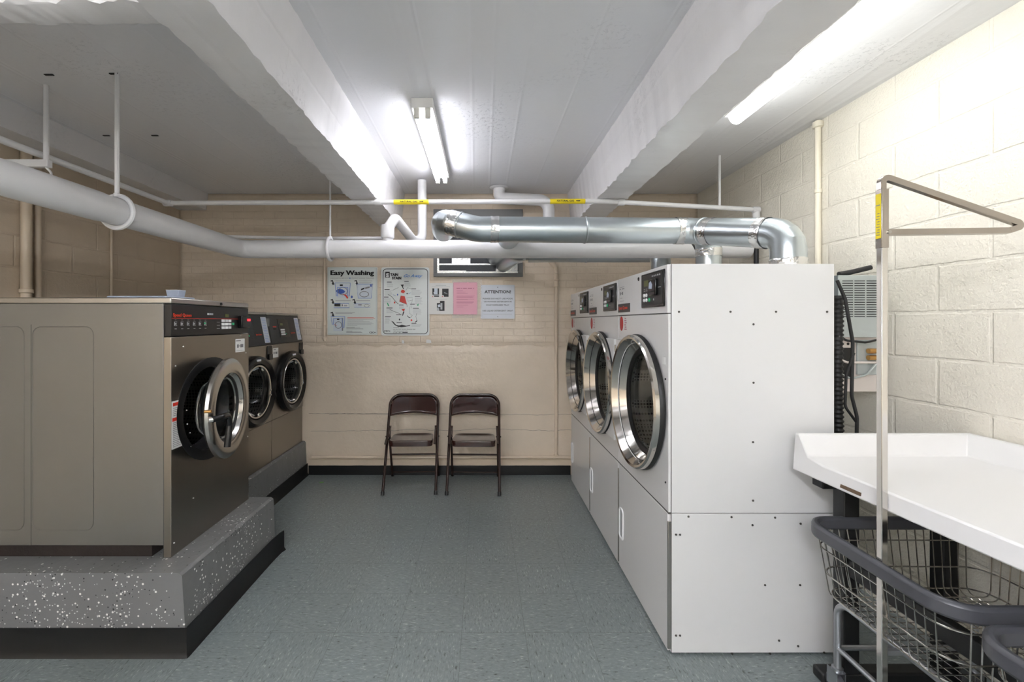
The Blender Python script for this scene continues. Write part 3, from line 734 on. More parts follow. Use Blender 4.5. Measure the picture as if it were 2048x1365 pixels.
d1 = dryer((.833, 1.97+W3*2+.004, 0), labs[1], False)
d2 = dup(d1); d2.location = (.833, 1.97+W3*3+.008, 0); d2['label'] = labs[2]
# bolts on the near dryer's side (its local +x face)
for (u, v) in ((1358, 624), (1461, 624), (1552, 624), (1654, 624), (1507, 649), (1507, 766), (1506, 885), (1506, 1002), (1377, 1034), (1463, 1035), (1550, 1036), (1601, 1048), (1505, 1051), (1530, 1171), (1600, 1171), (1558, 1282), (1596, 1293), (1648, 1306), (1352, 1070), (1360, 1070), (1352, 1272), (1360, 1272), (1464, 1308), (1540, 1308)):
    wx = (u-965)/880*1.97; z = CAMZ-(v-645)/880*1.97
    b = B(); b.lathe([(0, .004), (.0035, .0035), (.005, .001), (.005, -.002)], (W3, wx-.833, z), ax=(1, 0, 0), n=10); b.obj('screw', 'screw', d0)
B().box(W3, W3+.0008, .0115, .0135, .012, H3).obj('side_seam', 'seam', d0)

# ------------------------------------------------------------------ dryer ducts
def duct(label, pts, fil, seams, foils, name='exhaust_duct'):
    t = thing(name, label, 'duct', pts[0], 0, 'galvanised dryer ducts')
    o = Vector(pts[0]); P_ = [Vector(p)-o for p in pts]
    path = fillet(P_, fil, 4)
    B().tube(path, .077, 40).obj('duct_pipe', 'gplate', t, ang=.25)
    for (i, f) in seams:
        a, c = P_[i], P_[i+1]; p = a.lerp(c, f); d = (c-a).normalized()
        b = B(); b.tube([p-d*.006, p-d*.003, p+d*.003, p+d*.006], [.0775, .081, .081, .0775], 40, caps=False); b.obj('duct_seam', 'gplate', t)
    for (i, f, wd) in foils:
        a, c = P_[i], P_[i+1]; p = a.lerp(c, f); d = (c-a).normalized(); n_ = 8
        b = B(); b.tube([p-d*wd/2+d*wd*k/n_ for k in range(n_+1)], [.0785+random.uniform(0, .0018) for k in range(n_+1)], 40, caps=False)
        for v in b.bm.verts: v.co += Vector([random.uniform(-1, 1)*.0014 for _ in range(3)])
        b.obj('foil_tape', 'foil', t)
    return t
duct('silver duct rising from the nearest dryer and running in front of the white pipe',
     [(1.49, 2.145, H3+.005), (1.49, 2.145, 1.925), (1.27, 2.66, 2.045), (-.03, 2.66, 2.055), (-.245, 2.72, 2.12), (-.27, 3.05, 2.13)],
     [0, .13, .14, .16, .13, 0], [(2, .5), (3, .5), (1, .86)], [(0, .1, .05), (2, .06, .06), (2, .92, .05), (1, .22, .05), (1, .78, .05), (3, .65, .07)])
duct('silver duct rising from the middle dryer, mostly hidden behind the front duct',
     [(1.48, 2.88, H3+.005), (1.48, 2.88, 2.10), (.22, 2.95, 2.115), (.12, 4.28, 2.13)],
     [0, .12, .14, 0], [(1, .5)], [(0, .12, .08), (0, .55, .05), (1, .93, .07)])
duct('silver duct from the farthest dryer running low behind the white pipe into the wall vent',
     [(1.46, 3.60, H3+.005), (1.46, 3.60, 2.06), (1.30, 3.82, 2.09), (.30, 3.82, 2.09), (.20, 4.28, 2.06)],
     [0, .09, .09, .12, 0], [(2, .4)], [(0, .2, .08), (2, .93, .05)])

# ------------------------------------------------------------------ pipes
def pipe(name, label, pts, fil, r, mat, n=20, cat='pipe'):
    t = thing(name, label, cat, pts[0]); o = Vector(pts[0])
    B().tube(fillet([Vector(p)-o for p in pts], fil, 6), r, n).obj('pipe_run', mat, t, ang=.5)
    return t, o
def collar(t, o, p, d, r, w, mat, name='coupling'):
    p = Vector(p)-o; d = Vector(d).normalized()
    return B().tube([p-d*w/2, p-d*w/2*.8, p+d*w/2*.8, p+d*w/2], [r*.93, r, r, r*.93], 20).obj(name, mat, t)
ZP = 2.055
t, o = pipe('drain_pipe', 'fat white painted pipe crossing the room and bending along the left side', [(-1.86, -1.6, ZP), (-1.86, 3.38, ZP), (2.045, 3.38, ZP)], .10, .069, 'pipew', 32)
collar(t, o, (-1.86, 1.93, ZP), (0, 1, 0), .0715, .5, 'pipew', 'pipe_sleeve')
collar(t, o, (.33, 3.38, ZP), (1, 0, 0), .0705, .006, 'pipew', 'pipe_seam')
collar(t, o, (1.60, 3.38, ZP), (.85, 0, .5), .074, .02, 'blackpipe', 'clamp_band')
# branch from ceiling down into the pipe
t, o = pipe('branch_pipe', 'white branch pipe dropping from the ceiling and hooking into the fat white pipe', [(-.535, 3.9, CZ-.01), (-.535, 3.9, 2.22), (-.60, 3.8, 2.20), (-.70, 3.52, 2.33), (-.73, 3.40, 2.22), (-.73, 3.38, 2.08)], [0, .07, .06, .06, .06, 0], .04, 'pipew', 20)
collar(t, o, (-.73, 3.385, 2.19), (0, 0, 1), .052, .10, 'pipew', 'tee_branch')
t, o = pipe('soil_pipe', 'white offset pipe with two elbows below the ceiling beside the right beam', [(.155, 4.12, CZ-.005), (.155, 4.12, 2.655), (.62, 4.12, 2.635), (.62, 4.12, 2.09)], [0, .07, .10, 0], .054, 'pipew', 24)
b = B(); b.lathe([(.055, -.012), (.075, -.01), (.09, 0)], (0, 0, -.0), ax=(0, 0, 1), n=18); b.obj('plaster_patch', 'pipew', t, 'rough plaster around the pipe at the ceiling')
# gas line
GZ = 2.395
t, o = pipe('gas_pipe', 'thin white natural gas pipe crossing below the beams with yellow labels', [(-2.38, -1.6, 2.40), (-2.38, 3.33, 2.395), (.9, 3.33, 2.41), (2.075, 3.33, 2.345), ], [0, .03, 0, 0], .0175, 'pipew')
for x, z, w_ in ((-2.38, 2.395, .06), (-.79, 2.403, .05), (1.05, 2.40, .05), (2.07, 2.345, .05)):
    collar(t, o, (x, 3.33, z), (1, 0, 0), .024, w_, 'pipew', 'pipe_fitting')
for x0 in (-.67, .51):
    z = 2.395+.015*(x0+2.38)/3.28
    b = B(); b.tube([Vector((x0, 3.33, z))-o, Vector((x0+.265, 3.33, z+.001))-o], .0186, 20, caps=False); y_ = b.obj('gas_label', 'yellow', t)
    c0 = Vector((x0+.05, 3.33-.019, z-.006))-o
    b = B(); b.text('NATURAL GAS', c0.x, c0.z, .13, .013, c0.y, .03)
    b.prism([(c0.x+.145, c0.y-.0006, c0.z+.003), (c0.x+.165, c0.y-.0006, c0.z+.003), (c0.x+.165, c0.y-.0006, c0.z), (c0.x+.178, c0.y-.0006, c0.z+.006), (c0.x+.165, c0.y-.0006, c0.z+.012), (c0.x+.165, c0.y-.0006, c0.z+.009), (c0.x+.145, c0.y-.0006, c0.z+.009)], (0, .0005, 0))
    b.obj('lettering', 'black', y_)
t, o = pipe('gas_drop_pipe', 'thin pipe dropping from the gas line elbow behind the dryers', [(2.075, 3.335, 2.36), (2.075, 3.335, 0)], 0, .017, 'blackpipe')
collar(t, o, (2.075, 3.335, 2.30), (0, 0, 1), .025, .09, 'pipew', 'elbow')
t, o = pipe('sprinkler_pipe', 'second thin white pipe running just above the fat pipe along the left side', [(-2.30, -1.6, 2.33), (-2.22, 3.65, 2.205), (-1.45, 3.70, 2.20), (-.82, 3.70, 2.20)], [0, .03, 0, 0], .014, 'pipew')
# hangers
def hanger(label, x, y, z0, ring=None, r=.009):
    t = thing('pipe_hanger', label, 'hanger', (x, y, CZ))
    B().cyl((0, 0, 0), (0, 0, z0-CZ), r, 10).obj('rod', 'pipew', t)
    if ring:
        rr, sq = ring
        b = B(); b.tube([Vector((0, 0, z0-CZ-rr))+Vector((rr*math.cos(a), 0, rr*math.sin(a))) if not sq else Vector((0, rr*math.cos(a), z0-CZ-rr+rr*math.sin(a))) for a in [2*PI*k/28 for k in range(28)]], .012, 8, closed=True)
        b.obj('clevis_ring', 'pipew', t)
        B().lathe([(.012, 0), (.016, .004), (.016, .02), (.010, .024)], (0, 0, z0-CZ-.01), ax=(0, 0, 1), n=8).obj('nut', 'pipew', t)
    return t
hanger('painted hanger rod and ring holding the fat pipe above the large washer', -1.86, 2.24, ZP+.082, (.082, False), .011)
hanger('painted hanger rod holding the fat pipe above the wall posters', -1.17, 3.38, ZP+.084, (.084, True), .007)
hanger('painted hanger rod beside the right wall above the dryers', 1.80, 3.34, 2.38, None, .009)
t = hanger('painted hanger rod with a steel cross channel at the far left', -2.33, 2.35, 2.36, None, .012)
B().box(-.34, .02, -.015, .015, -.44, -.40).obj('channel', 'pipew', t, bevel=.003)
B().tube(fillet([(-.0, 0, -.44), (.03, 0, -.47), (.02, 0, -.5)], .02), .006, 8).obj('hook', 'pipew', t)

for (u, v) in ((98, 149), (228, 147), (310, 271), (213, 271)):
    z = CZ-.001; y = 880*(z-CAMZ)/(645-v); x = (u-965)/880*y
    o = tag(B().box(-.022, .022, -.006, .006, -.004, 0).obj('ceiling_slot', 'dark'), 'dark insert slot in the ceiling of the left bay', 'insert slot', 'insert slots in the left bay ceiling'); o.location = (x, y, z)
# wall conduits
def conduit(label, x, y, z0, z1, r, mat, fits=()):
    t = thing('conduit', label, 'conduit', (x, y, z0))
    B().cyl((0, 0, 0), (0, 0, z1-z0), r, 14).obj('tube_run', mat, t)
    for z, rr, h in fits: B().lathe([(r, 0), (rr, .004), (rr, h-.004), (r, h)], (0, 0, z-z0), ax=(0, 0, 1), n=14).obj('fitting', mat, t)
    return t
conduit('slim tan conduit on the back wall left of the wash poster', -1.55, WB-.019, 1.31, 2.12, .011, 'pipet', ((1.46, .015, .05), (1.32, .02, .03)))
conduit('tan conduit on the back wall between the signs and the dryers', .72, WB-.034, .17, 1.97, .017, 'pipet', ((1.84, .026, .05), (.17, .024, .03), (1.90, .024, .02)))
conduit('cream conduit running up the right wall to the ceiling', WR-.02, 2.755, 1.1, CZ-.005, .017, 'pipec', ((2.3, .021, .03), (2.71, .03, .04)))
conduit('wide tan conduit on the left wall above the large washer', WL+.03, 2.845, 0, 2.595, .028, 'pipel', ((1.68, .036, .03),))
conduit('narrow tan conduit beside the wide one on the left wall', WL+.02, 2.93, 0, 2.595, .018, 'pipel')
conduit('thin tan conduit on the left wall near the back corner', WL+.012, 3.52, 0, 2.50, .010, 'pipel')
t, o = pipe('floor_pipe', 'tan painted pipe running low along the back wall above the baseboard', [(-1.66, WB-.052, .178), (1.3, WB-.052, .178)], 0, .014, 'pipet')
t, o = pipe('flex_conduit', 'short tan elbow joining the conduit to the wall below the duct', [(.72, WB-.034, 1.975), (.715, WB-.034, 2.03), (.66, WB-.03, 2.09)], [0, .03, 0], .022, 'pipet')

# ------------------------------------------------------------------ lamps
def strip_lamp(name, label, loc, length, tubes, lens, tm='tube', drop=0):
    t = thing(name, label, 'ceiling light', loc, 0)
    h = length/2
    hw = .062 if not drop else .02
    B().box(-hw, hw, -h, h, -.055, 0).obj('housing', 'lampbody', t, bevel=.003)
    if drop:
        for y in (-h+.1, h-.1): B().cyl((0, y, 0), (0, y, drop), .006, 8).obj('hanging_rod', 'lampbody', t)
    if lens:
        b = B(); sec = [(math.cos(a)*.045, -.055+math.sin(a)*.05) for a in [PI+PI*k/12 for k in range(13)]]
        b.prism([(x, -h+.02, z) for x, z in sec], (0, 2*h-.04, 0)); b.obj('light_lens', 'lens', t)
    else:
        for x in ((-.031, .031) if not drop else (-.05, .05)):
            B().cyl((x, -h+.035, -.085), (x, h-.02, -.085), .0165, 16).obj('light_tube', tm, t)
            for y in (-h+.02, h-.02):
                B().box(x-.016-(.02 if drop and x > 0 else 0), x+.016+(.02 if drop and x < 0 else 0), y-.012, y+.012, -.108, -.054).obj('socket', 'socket', t, bevel=.004)
    return t
strip_lamp('strip_light', 'bare two-tube fluorescent ceiling light between the two beams', (-.342, 3.09, CZ), 1.22, 2, False)
strip_lamp('strip_light', 'glowing ceiling strip light to the right of the right beam', (1.487, 1.97, CZ), 1.26, 1, True)
strip_lamp('strip_light', 'added unseen fill light hung in the middle bay just behind the viewpoint', (-.342, -.9, CZ-.30), 1.22, 2, False, 'tubeb', .30)  # added out of view to brighten the room, hung low to reach the ceiling
strip_lamp('strip_light', 'added unseen fill light hung in the middle bay beside the front wall', (-.342, -2.5, CZ-.30), 1.22, 2, False, 'tubeb', .30)  # second added lamp, unseen, for more overall brightness
strip_lamp('strip_light', 'added unseen fill light hung in the left bay behind the viewpoint', (-1.9, -1.0, CZ-.30), 1.22, 2, False, 'tubeb', .30)  # unseen lamp added as fill from the left

# ------------------------------------------------------------------ posters and signs on the back wall
def wp(u, v, y=WB): return ((u-965)/880*y, CAMZ-(v-645)/880*y)
PYW = WB-.015
def sheet(name, label, cat, u0, u1, v0, v1, mat, y=PYW, th=.003, r=.006):
    x0, z1 = wp(u0, v0); x1, z0 = wp(u1, v1)
    t = thing(name, label, cat, (x0, y, z0))
    W_, H_ = x1-x0, z1-z0
    b = B(); b.prism(fillet([(0, 0, 0), (W_, 0, 0), (W_, 0, H_), (0, 0, H_)], r, 3, True), (0, th+.008, 0)); b.obj('board', mat, t)
    return t, W_, H_
class Pr:
    """print on a sheet, in fractions of its width and height (z up)"""
    def __init__(s, W, H): s.W, s.H, s.d = W, H, {}
    def g(s, m): return s.d.setdefault(m if m not in ('skin', 'blue', 'redd') else (m, len(s.d)), B())
    def rect(s, m, x0, x1, z0, z1, y=-.0005): s.g(m).box(x0*s.W, x1*s.W, y, .0003, z0*s.H, z1*s.H)
    def poly(s, m, pts, y=-.0005): s.g(m).prism([(x*s.W, y, z*s.H) for x, z in pts], (0, .0005, 0))
    def line(s, m, pts, w=.0012): s.g(m).tube([(x*s.W, -.0003, z*s.H) for x, z in pts], w, 4)
    def loop(s, m, pts, w=.0015): s.g(m).tube([(x*s.W, -.0003, z*s.H) for x, z in pts], w, 4, closed=True)
    def oval(s, m, cx, cz, rx, rz, w=.0015): s.loop(m, [(cx+rx*math.cos(a), cz+rz*math.sin(a)) for a in [2*PI*k/20 for k in range(20)]], w)
    def disc(s, m, cx, cz, rx, rz): s.poly(m, [(cx+rx*math.cos(a), cz+rz*math.sin(a)) for a in [2*PI*k/16 for k in range(16)]], -.0008)
    def txt(s, m, t, x, z, w, h, bold=0, align='LEFT', shear=0): s.g(m).text(t, x*s.W, z*s.H, w*s.W if w else None, h*s.H, 0, bold, align, shear, th=.0009)
    def done(s, t, names):
        for m, b in s.d.items():
            m = m if isinstance(m, str) else m[0]
            b.obj(names.get(m, 'print'), m, t)
NM = dict(black='black_print', grey='fine_print', lgrey='pale_print', blue='blue_print', lblue='blue_outline', red='red_print', sky='script_lettering', green='green_print', white='white_print', pinkprint='purple_print', skin='pale_picture', paper='caption_patch', redd='dark_red_print')
# poster 1
t, W_, H_ = sheet('wall_poster', 'poster headed Easy Washing, leftmost on the back wall', 'poster', 656, 755, 535, 670, 'poster')
p = Pr(W_, H_)
p.loop('grey', [(.02, .012), (.98, .012), (.98, .985), (.02, .985)], .001)
p.txt('black', 'Easy Washing', .06, .885, .87, .068, .02); p.txt('black', 'Easy Washing', .069, .885, .87, .069, .02)
p.txt('grey', 'HIGH-EFFICIENCY', .06, .83, .36, .014); p.txt('blue', '@', .43, .83, .04, .016, .02); p.txt('grey', 'FRONT LOAD WASHER', .49, .83, .45, .014)
for (x, z, n_) in ((.09, .80, '1'), (.57, .80, '2'), (.09, .52, '3'), (.53, .52, '4'), (.09, .33, '5')):
    p.poly('black', [(x-.03, z), (x+.015, z+.01), (x+.05, z-.055), (x+.015, z-.065)]); p.disc('white', x-.002, z-.022, .012, .012)
for (x0, x1, z) in ((.16, .46, .79), (.63, .90, .79), (.63, .88, .765), (.16, .47, .50), (.58, .86, .50), (.16, .55, .325), (.16, .5, .31)):
    p.rect('lgrey', x0, x1, z, z+.009)
p.loop('lblue', [(.15, .765), (.46, .765), (.44, .57), (.41, .57), (.41, .70), (.2, .70), (.2, .57), (.18, .57)], .0035)
p.poly('skin', [(.19, .55), (.43, .55), (.44, .745), (.18, .745)])
p.rect('black', .25, .31, .72, .745, -.0008); p.oval('grey', .31, .645, .09, .055, .003)
p.poly('blue', [(.17, .65), (.22, .68), (.31, .67), (.36, .64), (.33, .615), (.25, .60), (.2, .62)], -.0012)
p.poly('red', [(.30, .605), (.38, .59), (.42, .55), (.40, .53), (.36, .57)], -.0012); p.disc('blue', .49, .56, .02, .02)
p.poly('skin', [(.60, .745), (.90, .745), (.87, .545), (.63, .545)]); p.loop('lblue', [(.59, .75), (.91, .75), (.88, .54), (.62, .54)], .003)
p.poly('black', [(.67, .655), (.74, .675), (.75, .70), (.68, .68)], -.0009); p.poly('grey', [(.76, .675), (.85, .695), (.85, .715), (.76, .70)], -.0009); p.poly('blue', [(.86, .71), (.89, .71), (.89, .745), (.86, .745)], -.0009)
p.oval('grey', .74, .60, .09, .04, .003)
p.loop('lblue', [(.13, .465), (.43, .465), (.44, .40), (.13, .40)], .003); p.rect('black', .14, .26, .42, .462, -.0008); p.rect('white', .28, .42, .41, .455, -.0008); p.rect('black', .29, .305, .42, .45, -.0010); p.rect('lgrey', .33, .40, .42, .445, -.0010)
p.loop('lblue', [(.53, .46), (.86, .46), (.86, .405), (.54, .405)], .0015); p.rect('skin', .56, .68, .41, .455, -.0008); p.rect('grey', .62, .69, .435, .45, -.001); p.oval('grey', .79, .43, .05, .02, .0015)
p.loop('lblue', [(.07, .27), (.35, .27), (.33, .10), (.30, .10), (.30, .24), (.12, .24), (.12, .15), (.10, .15)], .0035)
p.poly('skin', [(.12, .055), (.31, .055), (.31, .245), (.12, .245)]); p.oval('grey', .22, .145, .065, .05, .003); p.rect('black', .19, .24, .22, .24, -.001); p.rect('grey', .29, .315, .06, .25, -.001); p.line('red', [(.14, .155), (.19, .13)], .002)
p.rect('red', .40, .93, .253, .258); p.rect('red', .40, .96, .240, .245)
for i, z in enumerate((.222, .208, .192, .175, .162, .148, .134)): p.rect('lgrey', .40, (.92, .72, .85, .90, .93, .88, .6)[i], z, z+.005)
for z, e_ in ((.108, .55), (.098, .66), (.086, .72), (.052, .50), (.040, .68), (.030, .7)): p.rect('grey', .38, e_, z, z+.005)
p.txt('black', 'CSC+', .84, .024, .13, .022, .04)
p.done(t, NM)
# poster 2
t, W_, H_ = sheet('wall_poster', 'poster headed STAIN STAIN Go Away with rounded black border', 'poster', 763, 859, 535.5, 671.5, 'poster2', r=.02)
p = Pr(W_, H_)
p.g('black').tube(fillet([(.04*W_, -.0003, .025*H_), (.965*W_, -.0003, .025*H_), (.965*W_, -.0003, .978*H_), (.04*W_, -.0003, .978*H_)], .035, 6, True), .003, 4, closed=True)
p.rect('black', .085, .18, .85, .935); p.txt('white', 'S', .10, .86, .065, .055, .06)
p.txt('black', 'TAIN', .19, .875, .165, .038, .07); p.txt('black', 'STAIN', .225, .825, .195, .038, .07)
p.txt('sky', 'Go Away', .47, .855, .39, .045, .015, shear=.5)
random.seed(4)
for (x, z) in ((.12, .78), (.48, .79), (.07, .67), (.63, .68), (.06, .56), (.70, .57), (.11, .40), (.66, .395), (.08, .275), (.31, .30), (.32, .185), (.63, .175), (.60, .455), (.37, .445)):
    p.rect('black', x, x+.09+.04*random.random(), z, z+.009)
for (x, z, k, e_) in ((.12, .765, 5, .13), (.48, .775, 5, .14), (.07, .655, 6, .17), (.63, .665, 6, .22), (.06, .545, 6, .15), (.70, .555, 8, .17), (.11, .385, 5, .15), (.66, .38, 6, .20), (.08, .26, 7, .11), (.63, .16, 3, .22), (.37, .43, 4, .12)):
    for i in range(k): p.rect('lgrey', x, x+e_*(.75+.25*random.random()), z-i*.0135, z-i*.0135+.004)
# clown drawing in loose pieces
p.poly('black', [(.40, .745), (.47, .75), (.455, .71), (.475, .685), (.455, .68), (.435, .715)])
p.poly('red', [(.405, .64), (.43, .675), (.47, .67), (.50, .645), (.47, .62), (.43, .625)], -.0009)
p.poly('red', [(.41, .585), (.49, .575), (.535, .46), (.38, .50)], -.0009); p.line('black', [(.41, .585), (.38, .50), (.535, .455), (.54, .42)], .0015)
p.line('black', [(.24, .665), (.36, .705)]); p.line('black', [(.56, .70), (.63, .68)]); p.line('black', [(.51, .66), (.56, .71)]); p.line('black', [(.14, .605), (.22, .57), (.30, .50), (.36, .46)], .002)
p.line('black', [(.48, .365), (.42, .30), (.36, .33), (.24, .36), (.17, .39)], .0016)
p.poly('red', [(.42, .385), (.50, .395), (.48, .37), (.47, .355), (.44, .37)], -.0009); p.poly('black', [(.465, .36), (.48, .345), (.455, .295), (.435, .285)], -.0009)
p.poly('black', [(.21, .215), (.25, .205), (.31, .155), (.37, .148), (.43, .158), (.52, .145), (.60, .155), (.60, .145), (.50, .128), (.42, .122), (.35, .128), (.28, .155)])
p.poly('black', [(.54, .30), (.57, .275), (.61, .262), (.58, .258), (.545, .28)]); p.line('black', [(.61, .262), (.65, .30)]); p.poly('black', [(.70, .20), (.75, .225), (.75, .21), (.71, .19)]); p.line('black', [(.74, .22), (.72, .28), (.74, .33)])
p.loop('black', [(.53, .555), (.65, .56), (.65, .52), (.56, .505)], .001); p.line('grey', [(.65, .53), (.62, .44), (.63, .40)]); p.line('grey', [(.60, .43), (.58, .33), (.64, .30)])
p.poly('green', [(.12, .485), (.14, .48), (.17, .43), (.14, .435)], -.0009); p.poly('green', [(.74, .45), (.78, .47), (.77, .43)], -.0009); p.disc('red', .28, .485, .015, .015); p.disc('blue', .34, .60, .012, .014); p.disc('black', .54, .615, .014, .010); p.disc('black', .38, .235, .013, .013); p.disc('red', .63, .225, .018, .014)
p.line('blue', [(.24, .60), (.31, .58)]); p.line('blue', [(.56, .61), (.62, .63)])
p.rect('grey', .25, .37, .115, .121); p.rect('black', .44, .55, .040, .050); p.txt('black', 'use the CSC Service Request App', .25, .088, .46, .012, .02); p.txt('black', 'visit www.cscsw.com', .25, .062, .30, .012, .02); p.txt('black', 'or call 1-877', .25, .038, .17, .012, .02)
p.txt('black', 'CSC+', .06, .055, .13, .022, .03)
p.done(t, NM)
# photo notice
t, W_, H_ = sheet('paper_notice', 'white notice with three dark photographs, overlapping the stain poster', 'notice', 858.5, 906, 567, 629, 'paper', y=PYW-.0045, th=.0005)
p = Pr(W_, H_)
p.rect('lgrey', .28, .72, .92, .935); p.rect('lgrey', .12, .88, .88, .89)
for (x0, x1, z0, z1) in ((.14, .42, .56, .83), (.55, .82, .56, .82)): p.rect('black', x0, x1, z0, z1)
p.rect('skin', .22, .36, .64, .83, -.0009); p.disc('white', .24, .69, .05, .04); p.poly('grey', [(.62, .68), (.78, .64), (.78, .66), (.64, .72)], -.0009); p.rect('lgrey', .14, .42, .60, .63, -.0009)
p.rect('paper', .10, .21, .53, .61, -.0009); p.rect('paper', .50, .62, .53, .61, -.0009); p.rect('redd', .14, .17, .555, .58, -.0012); p.rect('redd', .54, .58, .555, .58, -.0012)
p.rect('black', .33, .65, .11, .43); p.poly('lgrey', [(.33, .11), (.43, .11), (.43, .19), (.33, .22)], -.0009); p.poly('skin', [(.38, .22), (.48, .24), (.46, .32), (.36, .30)], -.0009); p.rect('lgrey', .48, .56, .15, .36, -.0008); p.rect('paper', .33, .46, .36, .43, -.0008)
p.rect('lgrey', .25, .75, .47, .478)
p.done(t, NM)
# pink notice in a clear sleeve
t, W_, H_ = sheet('paper_notice', 'pink typed notice in a crinkled clear sleeve on the back wall', 'notice', 906.5, 955, 565, 629.5, 'pink', th=.001, r=.01)
p = Pr(W_, H_)
[p.rect('pinkprint', a_, b_, .80, .825) for a_, b_ in ((.14, .30), (.33, .38), (.41, .56), (.60, .78), (.82, .86))]
for i, (z, e_) in enumerate(((.73, .4), (.69, .5), (.65, .6), (.57, .88), (.54, .85), (.53, .8), (.47, .86), (.45, .6), (.39, .85), (.37, .84), (.345, .8), (.29, .62), (.23, .42))): p.rect('pinkprint', .14, e_, z, z+.008)
p.done(t, NM)
b = B(); nn = 26
def slv(x, z): return -.0006-.004*max(0, wav(x*60, z*60, 3))*(1 if min(x, W_-x, z+.02, H_-z) < .02 or x > W_-.005 else .1)
V = {}
random.seed(12)
# crinkled sleeve margin around the sheet
for (x0, x1, z0, z1) in ((-.01, W_+.045, H_-.006, H_+.028), (W_-.008, W_+.045, -.03, H_-.006), (-.012, .006, 0, H_-.006), (-.01, W_-.008, -.035, .003)):
    mx_, mz_ = max(2, int((x1-x0)/.008)), max(2, int((z1-z0)/.008)); G = {}
    for i in range(mx_+1):
        for j in range(mz_+1): G[i, j] = b.bm.verts.new((x0+(x1-x0)*i/mx_, -.001-random.random()*.004+.002, z0+(z1-z0)*j/mz_))
    for i in range(mx_):
        for j in range(mz_): b.bm.faces.new((G[i, j], G[i+1, j], G[i+1, j+1], G[i, j+1]))
mcl = bpy.data.materials.new('clear_plastic_film'); mcl.use_nodes = True; nt = mcl.node_tree; pb_ = nt.nodes['Principled BSDF']
pb_.inputs['Base Color'].default_value = lin((245, 240, 232)); pb_.inputs['Roughness'].default_value = .07; pb_.inputs['Alpha'].default_value = .25; pb_.inputs['Coat Weight'].default_value = 1
b.obj('clear_sleeve', mcl, t, smooth=False)
# attention placard
t, W_, H_ = sheet('wall_sign', 'grey placard headed ATTENTION! to the right of the pink notice', 'sign', 961.5, 1029, 570.5, 638, 'placard', th=.004)
p = Pr(W_, H_)
p.txt('black', 'ATTENTION!', .5, .755, .78, .088, .03, 'CENTER')
p.txt('black', 'PLEASE DO NOT USE PODS', .5, .575, .88, .042, .012, 'CENTER'); p.txt('black', 'OR POWDER DETERGENT IN', .5, .485, .82, .042, .012, 'CENTER'); p.txt('black', 'SOAP DISPENSER TRAY', .5, .385, .68, .042, .012, 'CENTER')
p.txt('black', 'USE LIQUID DETERGENT ONLY!', .5, .215, .90, .045, .012, 'CENTER'); p.rect('lgrey', .08, .92, .13, .14); p.disc('black', .50, .93, .012, .012); p.disc('black', .50, .06, .012, .012)
p.done(t, NM)
for (u, v, w_, l_) in ((807, 684, .022, 'smaller scrap of white tape left on the wall under the stain poster'), (858, 683, .05, 'larger scrap of torn white paper on the wall under the stain poster')):
    x, z = wp(u, v); z = z+.0; o = tag(B().prism([(-w_/2, 0, -.015), (w_/2, 0, -.017), (w_*.48, 0, .008), (w_*.1, 0, .016), (-w_*.42, 0, .018)], (0, .010, 0)).obj('paper_scrap', 'paper'), l_, 'paper scrap'); o.location = (x, WB-.034, z)

